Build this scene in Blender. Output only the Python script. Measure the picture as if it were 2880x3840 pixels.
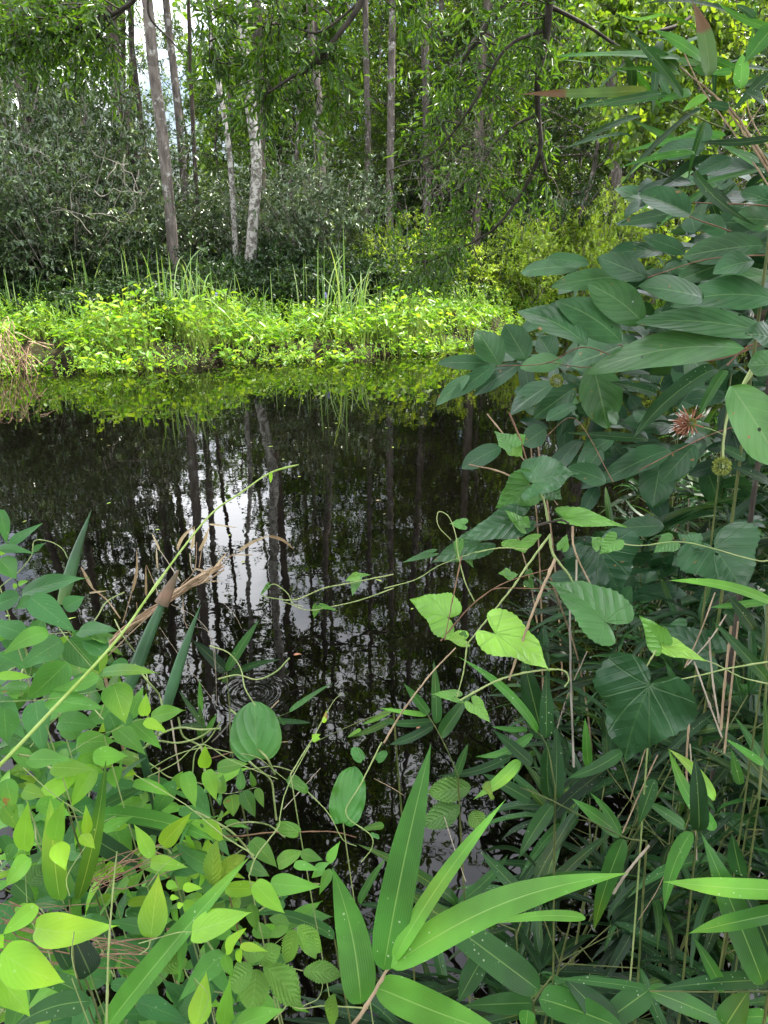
import bpy, math, random
import numpy as np
from math import radians, sin, cos, pi
SC = bpy.context.scene
for _o in list(bpy.data.objects): bpy.data.objects.remove(_o)
COL = SC.collection
# ------------------------------------------------------------------ camera
CAMZ, PITCH, FPX = 1.7, radians(20), 2794.0
cd = bpy.data.cameras.new('camera'); cam = bpy.data.objects.new('camera', cd); COL.objects.link(cam)
cam.location = (0, 0, CAMZ); cam.rotation_euler = (radians(90) - PITCH, 0, 0)
cd.sensor_fit = 'VERTICAL'; cd.sensor_height = 36; cd.lens = 36 * FPX / 3840; cd.clip_start = .05; cd.clip_end = 2000
SC.camera = cam
# ------------------------------------------------------------------ sky and sun
SUN_EL, SUN_AZ = radians(60), radians(62)        # azimuth from +Y towards +X
w = bpy.data.worlds.new('World'); SC.world = w; w.use_nodes = True
nt = w.node_tree; bg = nt.nodes['Background']
sky = nt.nodes.new('ShaderNodeTexSky'); sky.sky_type = 'NISHITA'; sky.sun_disc = False
sky.sun_elevation = SUN_EL; sky.sun_rotation = SUN_AZ; sky.air_density = 1.0; sky.dust_density = 3.0; sky.ozone_density = 1.0
_g = nt.nodes.new('ShaderNodeTexCoord'); _n = nt.nodes.new('ShaderNodeTexNoise'); _n.inputs['Scale'].default_value = 2.2; _n.inputs['Detail'].default_value = 6
_r = nt.nodes.new('ShaderNodeMapRange'); _r.inputs[1].default_value = .42; _r.inputs[2].default_value = .6; _x = nt.nodes.new('ShaderNodeMix'); _x.data_type = 'RGBA'; _x.inputs[7].default_value = (24, 24.5, 25.5, 1)
nt.links.new(_g.outputs['Generated'], _n.inputs['Vector']); nt.links.new(_n.outputs[0], _r.inputs[0]); nt.links.new(_r.outputs[0], _x.inputs[0]); nt.links.new(sky.outputs[0], _x.inputs[6]); nt.links.new(_x.outputs[2], bg.inputs[0]) # bright broken cloud
bg.inputs[1].default_value = .10
sl = bpy.data.lights.new('sun', 'SUN'); sl.energy = 5.0; sl.angle = radians(.5); sl.color = (1, .94, .84)
sun = bpy.data.objects.new('sun', sl); COL.objects.link(sun)
sun.rotation_euler = (radians(90) - SUN_EL, 0, -SUN_AZ + pi)
SUNV = np.array([sin(SUN_AZ) * cos(SUN_EL), cos(SUN_AZ) * cos(SUN_EL), sin(SUN_EL)])
from mathutils import Vector
sun.rotation_euler = Vector(SUNV).to_track_quat('Z', 'Y').to_euler()
SC.view_settings.view_transform = 'Standard'; SC.view_settings.look = 'None'
SC.view_settings.exposure = 1.48; SC.view_settings.gamma = 1
SC.render.engine = 'CYCLES'
cy = SC.cycles
cy.max_bounces = 6; cy.diffuse_bounces = 3; cy.glossy_bounces = 3; cy.transmission_bounces = 4; cy.transparent_max_bounces = 4
cy.use_denoising = True; cy.caustics_reflective = False; cy.caustics_refractive = False
cy.sample_clamp_indirect = 6
# ------------------------------------------------------------------ pixel helpers (pixels of the 2880x3840 photograph)
FW = np.array([0, cos(PITCH), -sin(PITCH)]); UP = np.array([0, sin(PITCH), cos(PITCH)]); RT = np.array([1., 0, 0])
CAM = np.array([0, 0, CAMZ])
def ray(sx, sy): return FW + RT * (sx - 1440) / FPX + UP * (1920 - sy) / FPX
def at(sx, sy, Y):
    r = ray(sx, sy); return CAM + r * (Y / r[1])
def dep(sx, sy, d): return CAM + ray(sx, sy) * d
def nrm(v):
    v = np.asarray(v, float); return v / (np.linalg.norm(v, axis=-1, keepdims=True) + 1e-9)
# ------------------------------------------------------------------ mesh builder
class MB:
    def __init__(s): s.v, s.f, s.uv, s.r, s.m, s.n = [], [], [], [], [], 0
    def add(s, v, f, uv=None, r=0., mat=0):
        v = np.asarray(v, float).reshape(-1, 3); f = np.asarray(f, int).reshape(-1, 4)
        s.v.append(v); s.f.append(f + s.n); s.n += len(v)
        s.uv.append(np.zeros((len(v), 2)) if uv is None else np.asarray(uv, float))
        s.r.append(np.broadcast_to(np.asarray(r, float), (len(v),)).copy())
        s.m.append(np.full(len(f), mat)); return s
    def mesh(s, name, mats, smooth=True):
        me = bpy.data.meshes.new(name)
        v = np.concatenate(s.v); f = np.concatenate(s.f); uv = np.concatenate(s.uv); r = np.concatenate(s.r)
        me.vertices.add(len(v)); me.vertices.foreach_set('co', v.ravel())
        me.loops.add(f.size); me.loops.foreach_set('vertex_index', f.ravel())
        me.polygons.add(len(f)); me.polygons.foreach_set('loop_start', np.arange(0, f.size, 4))
        me.polygons.foreach_set('loop_total', np.full(len(f), 4))
        me.polygons.foreach_set('material_index', np.concatenate(s.m))
        me.polygons.foreach_set('use_smooth', np.full(len(f), smooth))
        u = me.uv_layers.new(name='UVMap'); u.data.foreach_set('uv', uv[f.ravel()].ravel())
        a = me.attributes.new('rnd', 'FLOAT', 'POINT'); a.data.foreach_set('value', r)
        for m in (mats if isinstance(mats, (list, tuple)) else [mats]): me.materials.append(m)
        me.update(calc_edges=True); return me
    def build(s, name, mats, parent=None, smooth=True):
        o = bpy.data.objects.new(name, s.mesh(name, mats, smooth)); COL.objects.link(o)
        if parent is not None: o.parent = parent; o.matrix_parent_inverse.identity(); o.location = -parent.location if parent.type == 'EMPTY' else (0, 0, 0)
        return o
def tag(o, label=None, cat=None, group=None, kind=None):
    for k, v in (('label', label), ('category', cat), ('group', group), ('kind', kind)):
        if v: o[k] = v
    return o
LM = [(30, 'the left edge'), (110, 'the crooked left trunk'), (300, 'the bare curling stems'), (470, 'the forking dark trunk'), (600, 'the pinkish-grey trunk'), (715, 'the sky-gap trunk'), (870, 'the thin whitish trunk'), (945, 'the brightest pale trunk'),
      (1195, 'the half-hidden grey trunk'), (1300, 'the tallest sedges'), (1470, 'the top-centre trunk'), (1600, 'the brownish trunk'), (1690, 'the black stump'), (1810, 'the right-leaning trunk'), (2020, 'the hanging dark branch'), (2305, 'the light grey trunk'), (2600, 'the shrub-topping dark trunk')]
NM = [(1450, 'the five-bladed shoot'), (1700, 'the bright heart leaves'), (1900, 'the bright arching blade'), (2130, 'the brown cane'), (2400, 'the big heart leaf'), (2620, 'the straw sticks'), (2780, 'the speckled blades'), (2870, 'the right edge')]
USED = {}
def where(sx, marks=LM):
    k = min(range(len(marks)), key=lambda i: abs(marks[i][0] - sx)); d = sx - marks[k][0]
    if abs(d) < 22: return 'in line with ' + marks[k][1]
    if abs(d) < 70 or (k == 0 and d < 0) or (k == len(marks) - 1 and d > 0): return 'just %s of %s' % ('right' if d > 0 else 'left', marks[k][1])
    a, b = (k, k + 1) if d > 0 else (k - 1, k)
    return 'between %s and %s' % (marks[a][1].replace('the ', '', 0), marks[b][1])
def uniq(fmt, sx, marks=LM, alts=('', 'taller ', 'paler ', 'darker ', 'denser ', 'lower ')):
    for al in ('', 'nearer ', 'farther ', 'farthest ', 'middle ', 'leftmost ', 'rightmost ', 'backmost '):
        l = (fmt % (al, where(sx, marks)))
        if l not in USED: USED[l] = 1; return l
    return l
def thing(name, label, cat, loc=(0, 0, 0), group=None):
    o = bpy.data.objects.new(name, None); COL.objects.link(o); o.empty_display_size = .05
    o.location = loc; return tag(o, label, cat, group)
def copy_tree(o, parent=None):
    c = o.copy(); COL.objects.link(c); c.parent = parent
    for ch in o.children: copy_tree(ch, c)
    return c
def tube(mb, P, R, n=6, r=0., mat=0):
    P = np.asarray(P, float); k = len(P); R = np.broadcast_to(np.asarray(R, float), (k,))
    T = nrm(np.gradient(P, axis=0)); ref = np.array([.31, .17, .93]) if abs(T[0][2]) < .9 else np.array([1., .1, 0])
    A = nrm(np.cross(T, ref)); B = np.cross(T, A)
    a = np.arange(n) / n * 2 * pi
    V = P[:, None] + R[:, None, None] * (A[:, None] * np.cos(a)[None, :, None] + B[:, None] * np.sin(a)[None, :, None])
    i = np.arange(k - 1)[:, None]; j = np.arange(n)[None]; jn = (j + 1) % n
    F = np.stack([i * n + j, i * n + jn, (i + 1) * n + jn, (i + 1) * n + j], -1).reshape(-1, 4)
    L = np.concatenate([[0], np.cumsum(np.linalg.norm(np.diff(P, axis=0), axis=1))])
    uv = np.stack(np.broadcast_arrays(a[None] / 2 / pi, L[:, None]), -1).reshape(-1, 2)
    mb.add(V.reshape(-1, 3), F, uv, r, mat)
def spline(pts, n=8):
    "Catmull-Rom through points"
    P = np.asarray(pts, float)
    if len(P) < 3: return P[0] + (P[-1] - P[0]) * np.linspace(0, 1, n)[:, None]
    Q = np.vstack([2 * P[0] - P[1], P, 2 * P[-1] - P[-2]]); out = []
    for i in range(len(P) - 1):
        t = np.linspace(0, 1, n, endpoint=False)[:, None]; a, b, c, d = Q[i:i + 4]
        out.append(.5 * (2 * b + (c - a) * t + (2 * a - 5 * b + 4 * c - d) * t ** 2 + (3 * b - a - 3 * c + d) * t ** 3))
    return np.vstack(out + [P[-1:]])
# small leaf: two quads folded on the midrib; P base, D direction, N normal (all (n,3))
def leaves(mb, P, D, N, L, W, rng, fold=.25, mat=0, r=None, droop=.0, shape=(.3, .5, .72, .34)):
    n = len(P)
    if n == 0: return
    D = nrm(D); S = nrm(np.cross(D, N)); N = np.cross(S, D)
    L = np.broadcast_to(L, (n,))[:, None]; W = np.broadcast_to(W, (n,))[:, None]
    y1, w1, y2, w2 = shape
    b = P; t = P + D * L - N * L * droop
    up = N * W * fold
    r1 = P + D * L * y1 + S * W * w1 + up; l1 = P + D * L * y1 - S * W * w1 + up
    r2 = P + D * L * y2 + S * W * w2 + up - N * L * droop * .4; l2 = P + D * L * y2 - S * W * w2 + up - N * L * droop * .4
    V = np.stack([b, r1, r2, t, l2, l1], 1).reshape(-1, 3)
    F = (np.arange(n)[:, None, None] * 6 + np.array([[0, 1, 2, 3], [0, 3, 4, 5]])[None]).reshape(-1, 4)
    uv = np.tile(np.array([[.5, 0], [1, y1], [.9, y2], [.5, 1], [.1, y2], [0, y1]]), (n, 1))
    rr = rng.random(n) if r is None else np.broadcast_to(r, (n,))
    mb.add(V, F, uv, np.repeat(rr, 6), mat)
def rvec(rng, n): return nrm(rng.normal(size=(n, 3)))
def twigs(mb, P, D, TL, k, L, W, rng, spread=.9, hang=.2, up=.9, mat=0, stem=None, stem_r=.002, fold=.25, droop=0., curve=.15, shape=(.3, .5, .72, .34)):
    "P,D (n,3) twig starts and directions, k leaves on each"
    n = len(P); D = nrm(D); TL = np.broadcast_to(TL, (n,))
    tt = (np.arange(k) + 1) / k
    pos = P[:, None] + D[:, None] * (TL[:, None] * tt[None])[..., None]
    pos[..., 2] -= curve * TL[:, None] * tt[None] ** 2
    side = rvec(rng, n * k).reshape(n, k, 3)
    ld = D[:, None] * .55 + side * spread; ld[..., 2] -= hang
    nn = rvec(rng, n * k).reshape(n, k, 3) * (1 - up); nn[..., 2] += up
    sc = rng.uniform(.65, 1.15, n * k)
    base = np.repeat(rng.random(n), k); r = np.clip(base * .6 + rng.random(n * k) * .4, 0, 1)
    leaves(mb, pos.reshape(-1, 3), ld.reshape(-1, 3), nn.reshape(-1, 3), L * sc, W * sc, rng, mat=mat, r=r, fold=fold, droop=droop, shape=shape)
    if stem is not None:
        e = P + D * TL[:, None]; e[:, 2] -= curve * TL
        m = (P + e) / 2; m[:, 2] += curve * TL * .25
        A = nrm(np.cross(D, [.3, .2, .9])); B = np.cross(D, A)
        V = []
        for q, rr in ((P, 1.), (m, .8), (e, .35)):
            for a in (0, 2.094, 4.189): V.append(q + (A * cos(a) + B * sin(a)) * stem_r * rr)
        V = np.stack(V, 1).reshape(-1, 3)
        f = np.array([[0, 1, 4, 3], [1, 2, 5, 4], [2, 0, 3, 5], [3, 4, 7, 6], [4, 5, 8, 7], [5, 3, 6, 8]])
        F = (np.arange(n)[:, None, None] * 9 + f[None]).reshape(-1, 4)
        mb.add(V, F, None, 0, stem)
# ------------------------------------------------------------------ materials
def newmat(name):
    m = bpy.data.materials.new(name); m.use_nodes = True; t = m.node_tree
    for n in list(t.nodes): t.nodes.remove(n)
    return m, t, (lambda ty, **k: _node(t, ty, **k)), t.links.new
def _node(t, ty, **k):
    n = t.nodes.new(ty)
    for a, b in k.items():
        if a.startswith('i_'): n.inputs[a[2:].replace('_', ' ')].default_value = b
        else: setattr(n, a, b)
    return n
def ramp(N, stops):
    n = N('ShaderNodeValToRGB'); e = n.color_ramp.elements
    while len(e) < len(stops): e.new(.5)
    for x, (p, c) in zip(e, stops): x.position = p; x.color = (*c, 1)
    return n
def leaf_mat(name, cols, trans=.35, rough=.42, tcol=None, spec=.5, tboost=(1.25, 1.15, .45)):
    "small leaves: colour by leaf, thin translucent blade"
    m, t, N, ln = newmat(name)
    at_ = N('ShaderNodeAttribute', attribute_name='rnd')
    rp = ramp(N, [(i / (len(cols) - 1), c) for i, c in enumerate(cols)]); ln(at_.outputs['Fac'], rp.inputs[0])
    pr = N('ShaderNodeBsdfPrincipled'); pr.inputs['Roughness'].default_value = rough; pr.inputs['Specular IOR Level'].default_value = spec
    ln(rp.outputs[0], pr.inputs['Base Color'])
    tr = N('ShaderNodeBsdfTranslucent')
    mx = N('ShaderNodeMix', data_type='RGBA', blend_type='MULTIPLY'); mx.inputs[0].default_value = 1
    ln(rp.outputs[0], mx.inputs[6]); mx.inputs[7].default_value = (*[x * 1.5 for x in tboost], 1)
    ln(mx.outputs[2], tr.inputs[0])
    ms = N('ShaderNodeMixShader'); ms.inputs[0].default_value = trans
    out = N('ShaderNodeOutputMaterial')
    ln(pr.outputs[0], ms.inputs[1]); ln(tr.outputs[0], ms.inputs[2]); ln(ms.outputs[0], out.inputs[0]); return m
def bark_mat(name, c1, c2, lichen=None, amt=.5, scale=14, rough=.85, bump=.5, stretch=.25):
    m, t, N, ln = newmat(name)
    tc = N('ShaderNodeTexCoord'); mp = N('ShaderNodeMapping'); mp.inputs['Scale'].default_value = (1, 1, stretch)
    ln(tc.outputs['Object'], mp.inputs[0])
    n1 = N('ShaderNodeTexNoise', i_Scale=scale, i_Detail=6.0, i_Roughness=.65); ln(mp.outputs[0], n1.inputs['Vector'])
    r1 = ramp(N, [(.35, c1), (.65, c2)]); ln(n1.outputs[0], r1.inputs[0]); col = r1.outputs[0]
    if lichen:
        n2 = N('ShaderNodeTexNoise', i_Scale=scale * .45, i_Detail=5.0, i_Roughness=.7); ln(tc.outputs['Object'], n2.inputs['Vector'])
        r2 = ramp(N, [(1 - amt - .04, (0, 0, 0)), (1 - amt + .04, (1, 1, 1))]); ln(n2.outputs[0], r2.inputs[0])
        mx = N('ShaderNodeMix', data_type='RGBA'); ln(r2.outputs[0], mx.inputs[0]); ln(col, mx.inputs[6]); mx.inputs[7].default_value = (*lichen, 1); col = mx.outputs[2]
    pr = N('ShaderNodeBsdfPrincipled'); pr.inputs['Roughness'].default_value = rough; pr.inputs['Specular IOR Level'].default_value = .2
    ln(col, pr.inputs['Base Color'])
    bp = N('ShaderNodeBump'); bp.inputs['Strength'].default_value = bump; bp.inputs['Distance'].default_value = .02
    ln(n1.outputs[0], bp.inputs['Height']); ln(bp.outputs[0], pr.inputs['Normal'])
    out = N('ShaderNodeOutputMaterial'); ln(pr.outputs[0], out.inputs[0]); return m
def plain_mat(name, c1, c2, scale=30, rough=.6, spec=.3, trans=0):
    m, t, N, ln = newmat(name)
    tc = N('ShaderNodeTexCoord'); n1 = N('ShaderNodeTexNoise', i_Scale=scale, i_Detail=4.0); ln(tc.outputs['Object'], n1.inputs['Vector'])
    r1 = ramp(N, [(.35, c1), (.65, c2)]); ln(n1.outputs[0], r1.inputs[0])
    pr = N('ShaderNodeBsdfPrincipled'); pr.inputs['Roughness'].default_value = rough; pr.inputs['Specular IOR Level'].default_value = spec
    ln(r1.outputs[0], pr.inputs['Base Color']); out = N('ShaderNodeOutputMaterial')
    if trans:
        tr = N('ShaderNodeBsdfTranslucent'); ln(r1.outputs[0], tr.inputs[0]); ms = N('ShaderNodeMixShader'); ms.inputs[0].default_value = trans
        ln(pr.outputs[0], ms.inputs[1]); ln(tr.outputs[0], ms.inputs[2]); ln(ms.outputs[0], out.inputs[0])
    else: ln(pr.outputs[0], out.inputs[0])
    return m
M = {}
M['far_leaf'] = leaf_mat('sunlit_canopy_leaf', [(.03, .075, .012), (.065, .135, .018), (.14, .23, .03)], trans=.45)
M['myrtle_leaf'] = leaf_mat('myrtle_leaf', [(.025, .055, .02), (.06, .11, .04), (.17, .24, .11)], trans=.2, rough=.28, spec=.9)  # pale end of the ramp stands in for highlights on the leaf clusters
M['dark_leaf'] = leaf_mat('shaded_understory_leaf', [(.012, .03, .010), (.022, .055, .015), (.05, .10, .025)], trans=.3)  # leaf colour darkened to deepen the shade in the wood
M['sun_leaf'] = leaf_mat('sunlit_shrub_leaf', [(.12, .22, .02), (.22, .34, .03), (.36, .46, .06)], trans=.4, rough=.4)  # leaf colour lightened so the shrubs look sunlit
M['weed_leaf'] = leaf_mat('pickerelweed_leaf', [(.05, .14, .015), (.10, .24, .02), (.18, .34, .03), (.27, .40, .05)], trans=.4, rough=.38)
M['weed_stem'] = plain_mat('pickerelweed_stem', (.14, .22, .03), (.22, .30, .05), 10)
M['oak_leaf'] = leaf_mat('overhang_leaf', [(.025, .065, .01), (.05, .12, .014), (.10, .20, .02)], trans=.45, rough=.35)
M['vine_leaf'] = leaf_mat('grapevine_leaf', [(.05, .11, .015), (.09, .17, .02), (.20, .28, .03)], trans=.5)
M['blade'] = leaf_mat('sedge_blade', [(.10, .20, .05), (.16, .28, .08), (.28, .38, .14)], trans=.3, rough=.4)
M['bark'] = bark_mat('grey_bark', (.06, .05, .042), (.17, .145, .125), (.34, .33, .30), .40)
M['bark_dark'] = bark_mat('dark_bark', (.035, .03, .025), (.11, .09, .07), (.2, .2, .17), .35)
M['bark_white'] = bark_mat('white_lichen_bark', (.07, .06, .05), (.18, .165, .14), (.38, .365, .33), .50, scale=24, stretch=.6)
M['twig'] = plain_mat('dark_twig', (.03, .025, .02), (.07, .06, .045), 20, .8)
M['grey_twig'] = plain_mat('grey_twig', (.14, .12, .10), (.30, .27, .23), 20, .8)
# ------------------------------------------------------------------ terrain and water
FBX, FBY = [-60, -20, -5.2, -2.2, .9, 1.5, 3, 8, 20, 60], [8.5, 9.3, 10.2, 11.1, 12.2, 13.2, 16.6, 18.5, 20, 24]
NBX, NBY = [-60, -20, -3, -1, -.3, .25, .8, 2, 4, 8, 20, 60], [-3, 1.2, 1.6, 1.25, .95, .62, .66, 1.3, 3.0, 5.5, 9, 12]
def hill(x, y): return (np.sin(x * .9 + 1.3 * np.cos(y * .7)) + np.sin(y * 1.3 + x * .37) + .6 * np.sin(x * 2.7 + y * 1.9)) / 2.6
def ground(x, y):
    x = np.asarray(x, float); y = np.asarray(y, float)
    fb = np.interp(x, FBX, FBY) + .15 * np.sin(x * 2.3) + .08 * np.sin(x * 5.1); nb = np.interp(x, NBX, NBY) + .06 * np.sin(x * 4)
    d = np.maximum(y - fb, nb - y)              # positive on land
    s = np.clip((d + .5) / .9, 0, 1); s = s * s * (3 - 2 * s)
    return -.55 + s * .72 + np.clip(d, 0, 40) * .014 + np.clip(d, 0, 1) * .05 * hill(x, y) * 2
def build_ground():
    xs = np.sign(np.linspace(-1, 1, 221)) * (np.abs(np.linspace(-1, 1, 221)) ** 2.6) * 500
    ys = np.concatenate([-np.linspace(1, 0, 20, endpoint=False) ** 2 * 200 - .01, np.linspace(0, 30, 150), 30 + np.linspace(.02, 1, 50) ** 2.2 * 700])
    X, Y = np.meshgrid(xs, ys); Z = ground(X, Y)
    V = np.stack([X, Y, Z], -1).reshape(-1, 3); nx, ny = len(xs), len(ys)
    i, j = np.meshgrid(np.arange(ny - 1), np.arange(nx - 1), indexing='ij')
    F = np.stack([i * nx + j, i * nx + j + 1, (i + 1) * nx + j + 1, (i + 1) * nx + j], -1).reshape(-1, 4)
    m, t, N, ln = newmat('muddy_forest_floor')
    tc = N('ShaderNodeTexCoord'); n1 = N('ShaderNodeTexNoise', i_Scale=2.5, i_Detail=8.0, i_Roughness=.7); ln(tc.outputs['Object'], n1.inputs['Vector'])
    r = ramp(N, [(.3, (.01, .008, .005)), (.5, (.024, .018, .011)), (.62, (.03, .04, .012)), (.75, (.06, .05, .028))]); ln(n1.outputs[0], r.inputs[0])
    pr = N('ShaderNodeBsdfPrincipled'); pr.inputs['Roughness'].default_value = .9; pr.inputs['Specular IOR Level'].default_value = .08; ln(r.outputs[0], pr.inputs['Base Color'])
    bp = N('ShaderNodeBump'); bp.inputs['Distance'].default_value = .05; ln(n1.outputs[0], bp.inputs['Height']); ln(bp.outputs[0], pr.inputs['Normal'])
    o = N('ShaderNodeOutputMaterial'); ln(pr.outputs[0], o.inputs[0])
    tag(MB().add(V, F).build('ground', m), kind='structure')
build_ground()
def build_water():
    xs = np.linspace(-70, 70, 29); ys = np.linspace(-12, 30, 15); X, Y = np.meshgrid(xs, ys)
    V = np.stack([X, Y, X * 0], -1).reshape(-1, 3); nx, ny = len(xs), len(ys)
    i, j = np.meshgrid(np.arange(ny - 1), np.arange(nx - 1), indexing='ij')
    F = np.stack([i * nx + j, i * nx + j + 1, (i + 1) * nx + j + 1, (i + 1) * nx + j], -1).reshape(-1, 4)
    m, t, N, ln = newmat('still_black_water')
    tc = N('ShaderNodeTexCoord')
    n1 = N('ShaderNodeTexNoise', i_Scale=1.3, i_Detail=2.0); ln(tc.outputs['Object'], n1.inputs['Vector'])
    n2 = N('ShaderNodeTexNoise', i_Scale=9.0, i_Detail=2.0); ln(tc.outputs['Object'], n2.inputs['Vector'])
    # ring ripples around one touched point
    c = at(955, 2600, 2.75); c = CAM + ray(955, 2600) * (CAMZ / -ray(955, 2600)[2])
    sep = N('ShaderNodeVectorMath', operation='DISTANCE'); ln(tc.outputs['Object'], sep.inputs[0]); sep.inputs[1].default_value = (c[0], c[1], 0)
    w1 = N('ShaderNodeMath', operation='MULTIPLY'); ln(sep.outputs['Value'], w1.inputs[0]); w1.inputs[1].default_value = 190
    w2 = N('ShaderNodeMath', operation='SINE'); ln(w1.outputs[0], w2.inputs[0])
    fo = N('ShaderNodeMapRange'); ln(sep.outputs['Value'], fo.inputs[0]); fo.inputs[1].default_value = .0; fo.inputs[2].default_value = .2; fo.inputs[3].default_value = .007; fo.inputs[4].default_value = 0
    w3 = N('ShaderNodeMath', operation='MULTIPLY'); ln(w2.outputs[0], w3.inputs[0]); ln(fo.outputs[0], w3.inputs[1])
    a1 = N('ShaderNodeMath', operation='MULTIPLY_ADD'); ln(n2.outputs[0], a1.inputs[0]); a1.inputs[1].default_value = .02; ln(w3.outputs[0], a1.inputs[2])
    a2 = N('ShaderNodeMath', operation='MULTIPLY_ADD'); ln(n1.outputs[0], a2.inputs[0]); a2.inputs[1].default_value = .12; ln(a1.outputs[0], a2.inputs[2])
    bp = N('ShaderNodeBump'); bp.inputs['Strength'].default_value = 1; bp.inputs['Distance'].default_value = .018; ln(a2.outputs[0], bp.inputs['Height'])
    pr = N('ShaderNodeBsdfPrincipled'); pr.inputs['Base Color'].default_value = (.0014, .0012, .0008, 1); pr.inputs['Roughness'].default_value = .012
    pr.inputs['IOR'].default_value = 1.333; ln(bp.outputs[0], pr.inputs['Normal'])
    o = N('ShaderNodeOutputMaterial'); ln(pr.outputs[0], o.inputs[0])
    tag(MB().add(V, F).build('water', m), kind='structure')
build_water()
# ------------------------------------------------------------------ far-bank trees
def limb_tree(rng, trunk, tr, z0, z1, nl, ll, sub, nt_, tk, tl, L, W, up=.75, hang=.2, lift=.35, leafmat=0):
    """limbs and crown around a trunk polyline (local coords). returns (limb MB, crown MB)"""
    lm, cr = MB(), MB(); H = trunk[-1][2]
    TP, TD = [], []
    for i in range(nl):
        z = z0 + (z1 - z0) * ((i + rng.random()) / nl); k = np.interp(z, trunk[:, 2], np.arange(len(trunk)))
        p = np.array([np.interp(k, np.arange(len(trunk)), trunk[:, c]) for c in range(3)]); r0 = np.interp(z, trunk[:, 2], tr) * .5
        a = i * 2.4 + rng.random(); l = ll * (1 - .5 * (z - z0) / (z1 - z0 + .01)) * rng.uniform(.7, 1.2)
        d = nrm([cos(a), sin(a), lift + rng.uniform(-.2, .4)]); pts = [p]
        for s in range(5):
            d = nrm(d + rng.normal(size=3) * .18); pts.append(pts[-1] + d * l / 5)
        pts = np.array(pts); tube(lm, pts, np.linspace(r0, r0 * .25, 6), 5)
        for s in range(sub):
            t = rng.uniform(.25, 1) * 5; q = np.array([np.interp(t, np.arange(6), pts[:, c]) for c in range(3)])
            dd = nrm(d + rng.normal(size=3) * .75); l2 = l * rng.uniform(.25, .5)
            e = q + dd * l2; mid = (q + e) / 2 + rng.normal(size=3) * .06 * l2
            tube(lm, [q, mid, e], [r0 * .3, r0 * .2, r0 * .08], 4)
            n = nt_; tt = rng.random(n); TP.append(q + (e - q) * tt[:, None] + rng.normal(size=(n, 3)) * .08 * l2)
            TD.append(nrm(dd + rng.normal(size=(n, 3)) * .9))
    P = np.vstack(TP); D = np.vstack(TD)
    twigs(cr, P, D, tl * rng.uniform(.6, 1.2, len(P)), tk, L, W, rng, up=up, hang=hang, mat=leafmat, stem=1, stem_r=.006)
    return lm, cr
def straight(H, r0, rng, wob=.25, n=12):
    z = np.linspace(0, H, n); x = np.cumsum(rng.normal(size=n)) * wob * .3; y = np.cumsum(rng.normal(size=n)) * wob * .3
    x -= x[0]; y -= y[0]; return np.stack([x, y, z], 1), r0 * (1 - .75 * z / H)
TALL = []
for s in range(4):                             # shared crowns for the tall trees: limbs start high
    rng = np.random.default_rng(50 + s); H = 24; tk_, tr_ = straight(H, .16, rng, .0)
    lm, cr = limb_tree(rng, tk_, tr_, 8.5, 23.5, 19, 3.4, 8, 4, 11, .5, .15, .07)
    TALL.append((lm.mesh('limbs', M['bark']), cr.mesh('crown', [M['far_leaf'], M['twig']])))
MIDT = []
for s in range(4):                             # midstorey trees, leaves from 1.5 m up
    rng = np.random.default_rng(70 + s); H = 9; tk_, tr_ = straight(H, .07, rng, .3)
    tm = MB(); tube(tm, tk_, tr_, 8)
    lm, cr = limb_tree(rng, tk_, tr_, 1.2, 8.6, 24, 2.4, 6, 6, 10, .4, .105, .05)
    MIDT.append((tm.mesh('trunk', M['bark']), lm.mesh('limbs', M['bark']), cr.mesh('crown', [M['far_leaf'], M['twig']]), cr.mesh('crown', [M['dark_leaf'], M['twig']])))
def bush_mesh(seed, H, Rr, nst, ntw, k, tl, L, W, leafm, stemm, hang=.1, up=.6, low=.1):
    rng = np.random.default_rng(seed); st, fo = MB(), MB(); TP, TD = [], []
    for i in range(nst):
        a = rng.random() * 2 * pi; rr = Rr * math.sqrt(rng.random()); hh = H * rng.uniform(.55, 1) * (1 - .35 * (rr / Rr) ** 2)
        e = np.array([cos(a) * rr, sin(a) * rr, hh]); p0 = np.array([cos(a), sin(a), 0]) * rr * .15
        pts = spline([p0, p0 + (e - p0) * [.35, .35, .5] + rng.normal(size=3) * .08, e], 4)
        tube(st, pts, np.linspace(.014, .003, len(pts)) * (H / 2) ** .5, 4)
        n = ntw; t = low + (1 - low) * rng.random(n) ** .7
        q = np.stack([np.interp(t * (len(pts) - 1), np.arange(len(pts)), pts[:, c]) for c in range(3)], 1)
        out = nrm(rng.normal(size=(n, 3)) * [1, 1, .5] + np.array([cos(a), sin(a), .3]) * .4)
        q2 = q + out * rng.uniform(.0, .28, n)[:, None] * Rr
        TP.append(q2); TD.append(nrm(out + rng.normal(size=(n, 3)) * .5 + [0, 0, .3]))
    P = np.vstack(TP); D = np.vstack(TD)
    twigs(fo, P, D, tl * rng.uniform(.6, 1.2, len(P)), k, L, W, rng, up=up, hang=hang, stem=1, stem_r=.003, spread=.8)
    return st.mesh('stems', stemm), fo.mesh('foliage', [leafm, stemm])
def put_bush(name, label, cat, x, y, rz, sx, sz, pair, group=None):
    o = thing(name, label, cat, (x, y, float(ground(x, y)) - .03), group); o.rotation_euler.z = rz; o.scale = (sx, sx, sz)
    for nm, me in zip(('stems', 'foliage'), pair):
        c = bpy.data.objects.new(nm, me); COL.objects.link(c); c.parent = o
    return o
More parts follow.
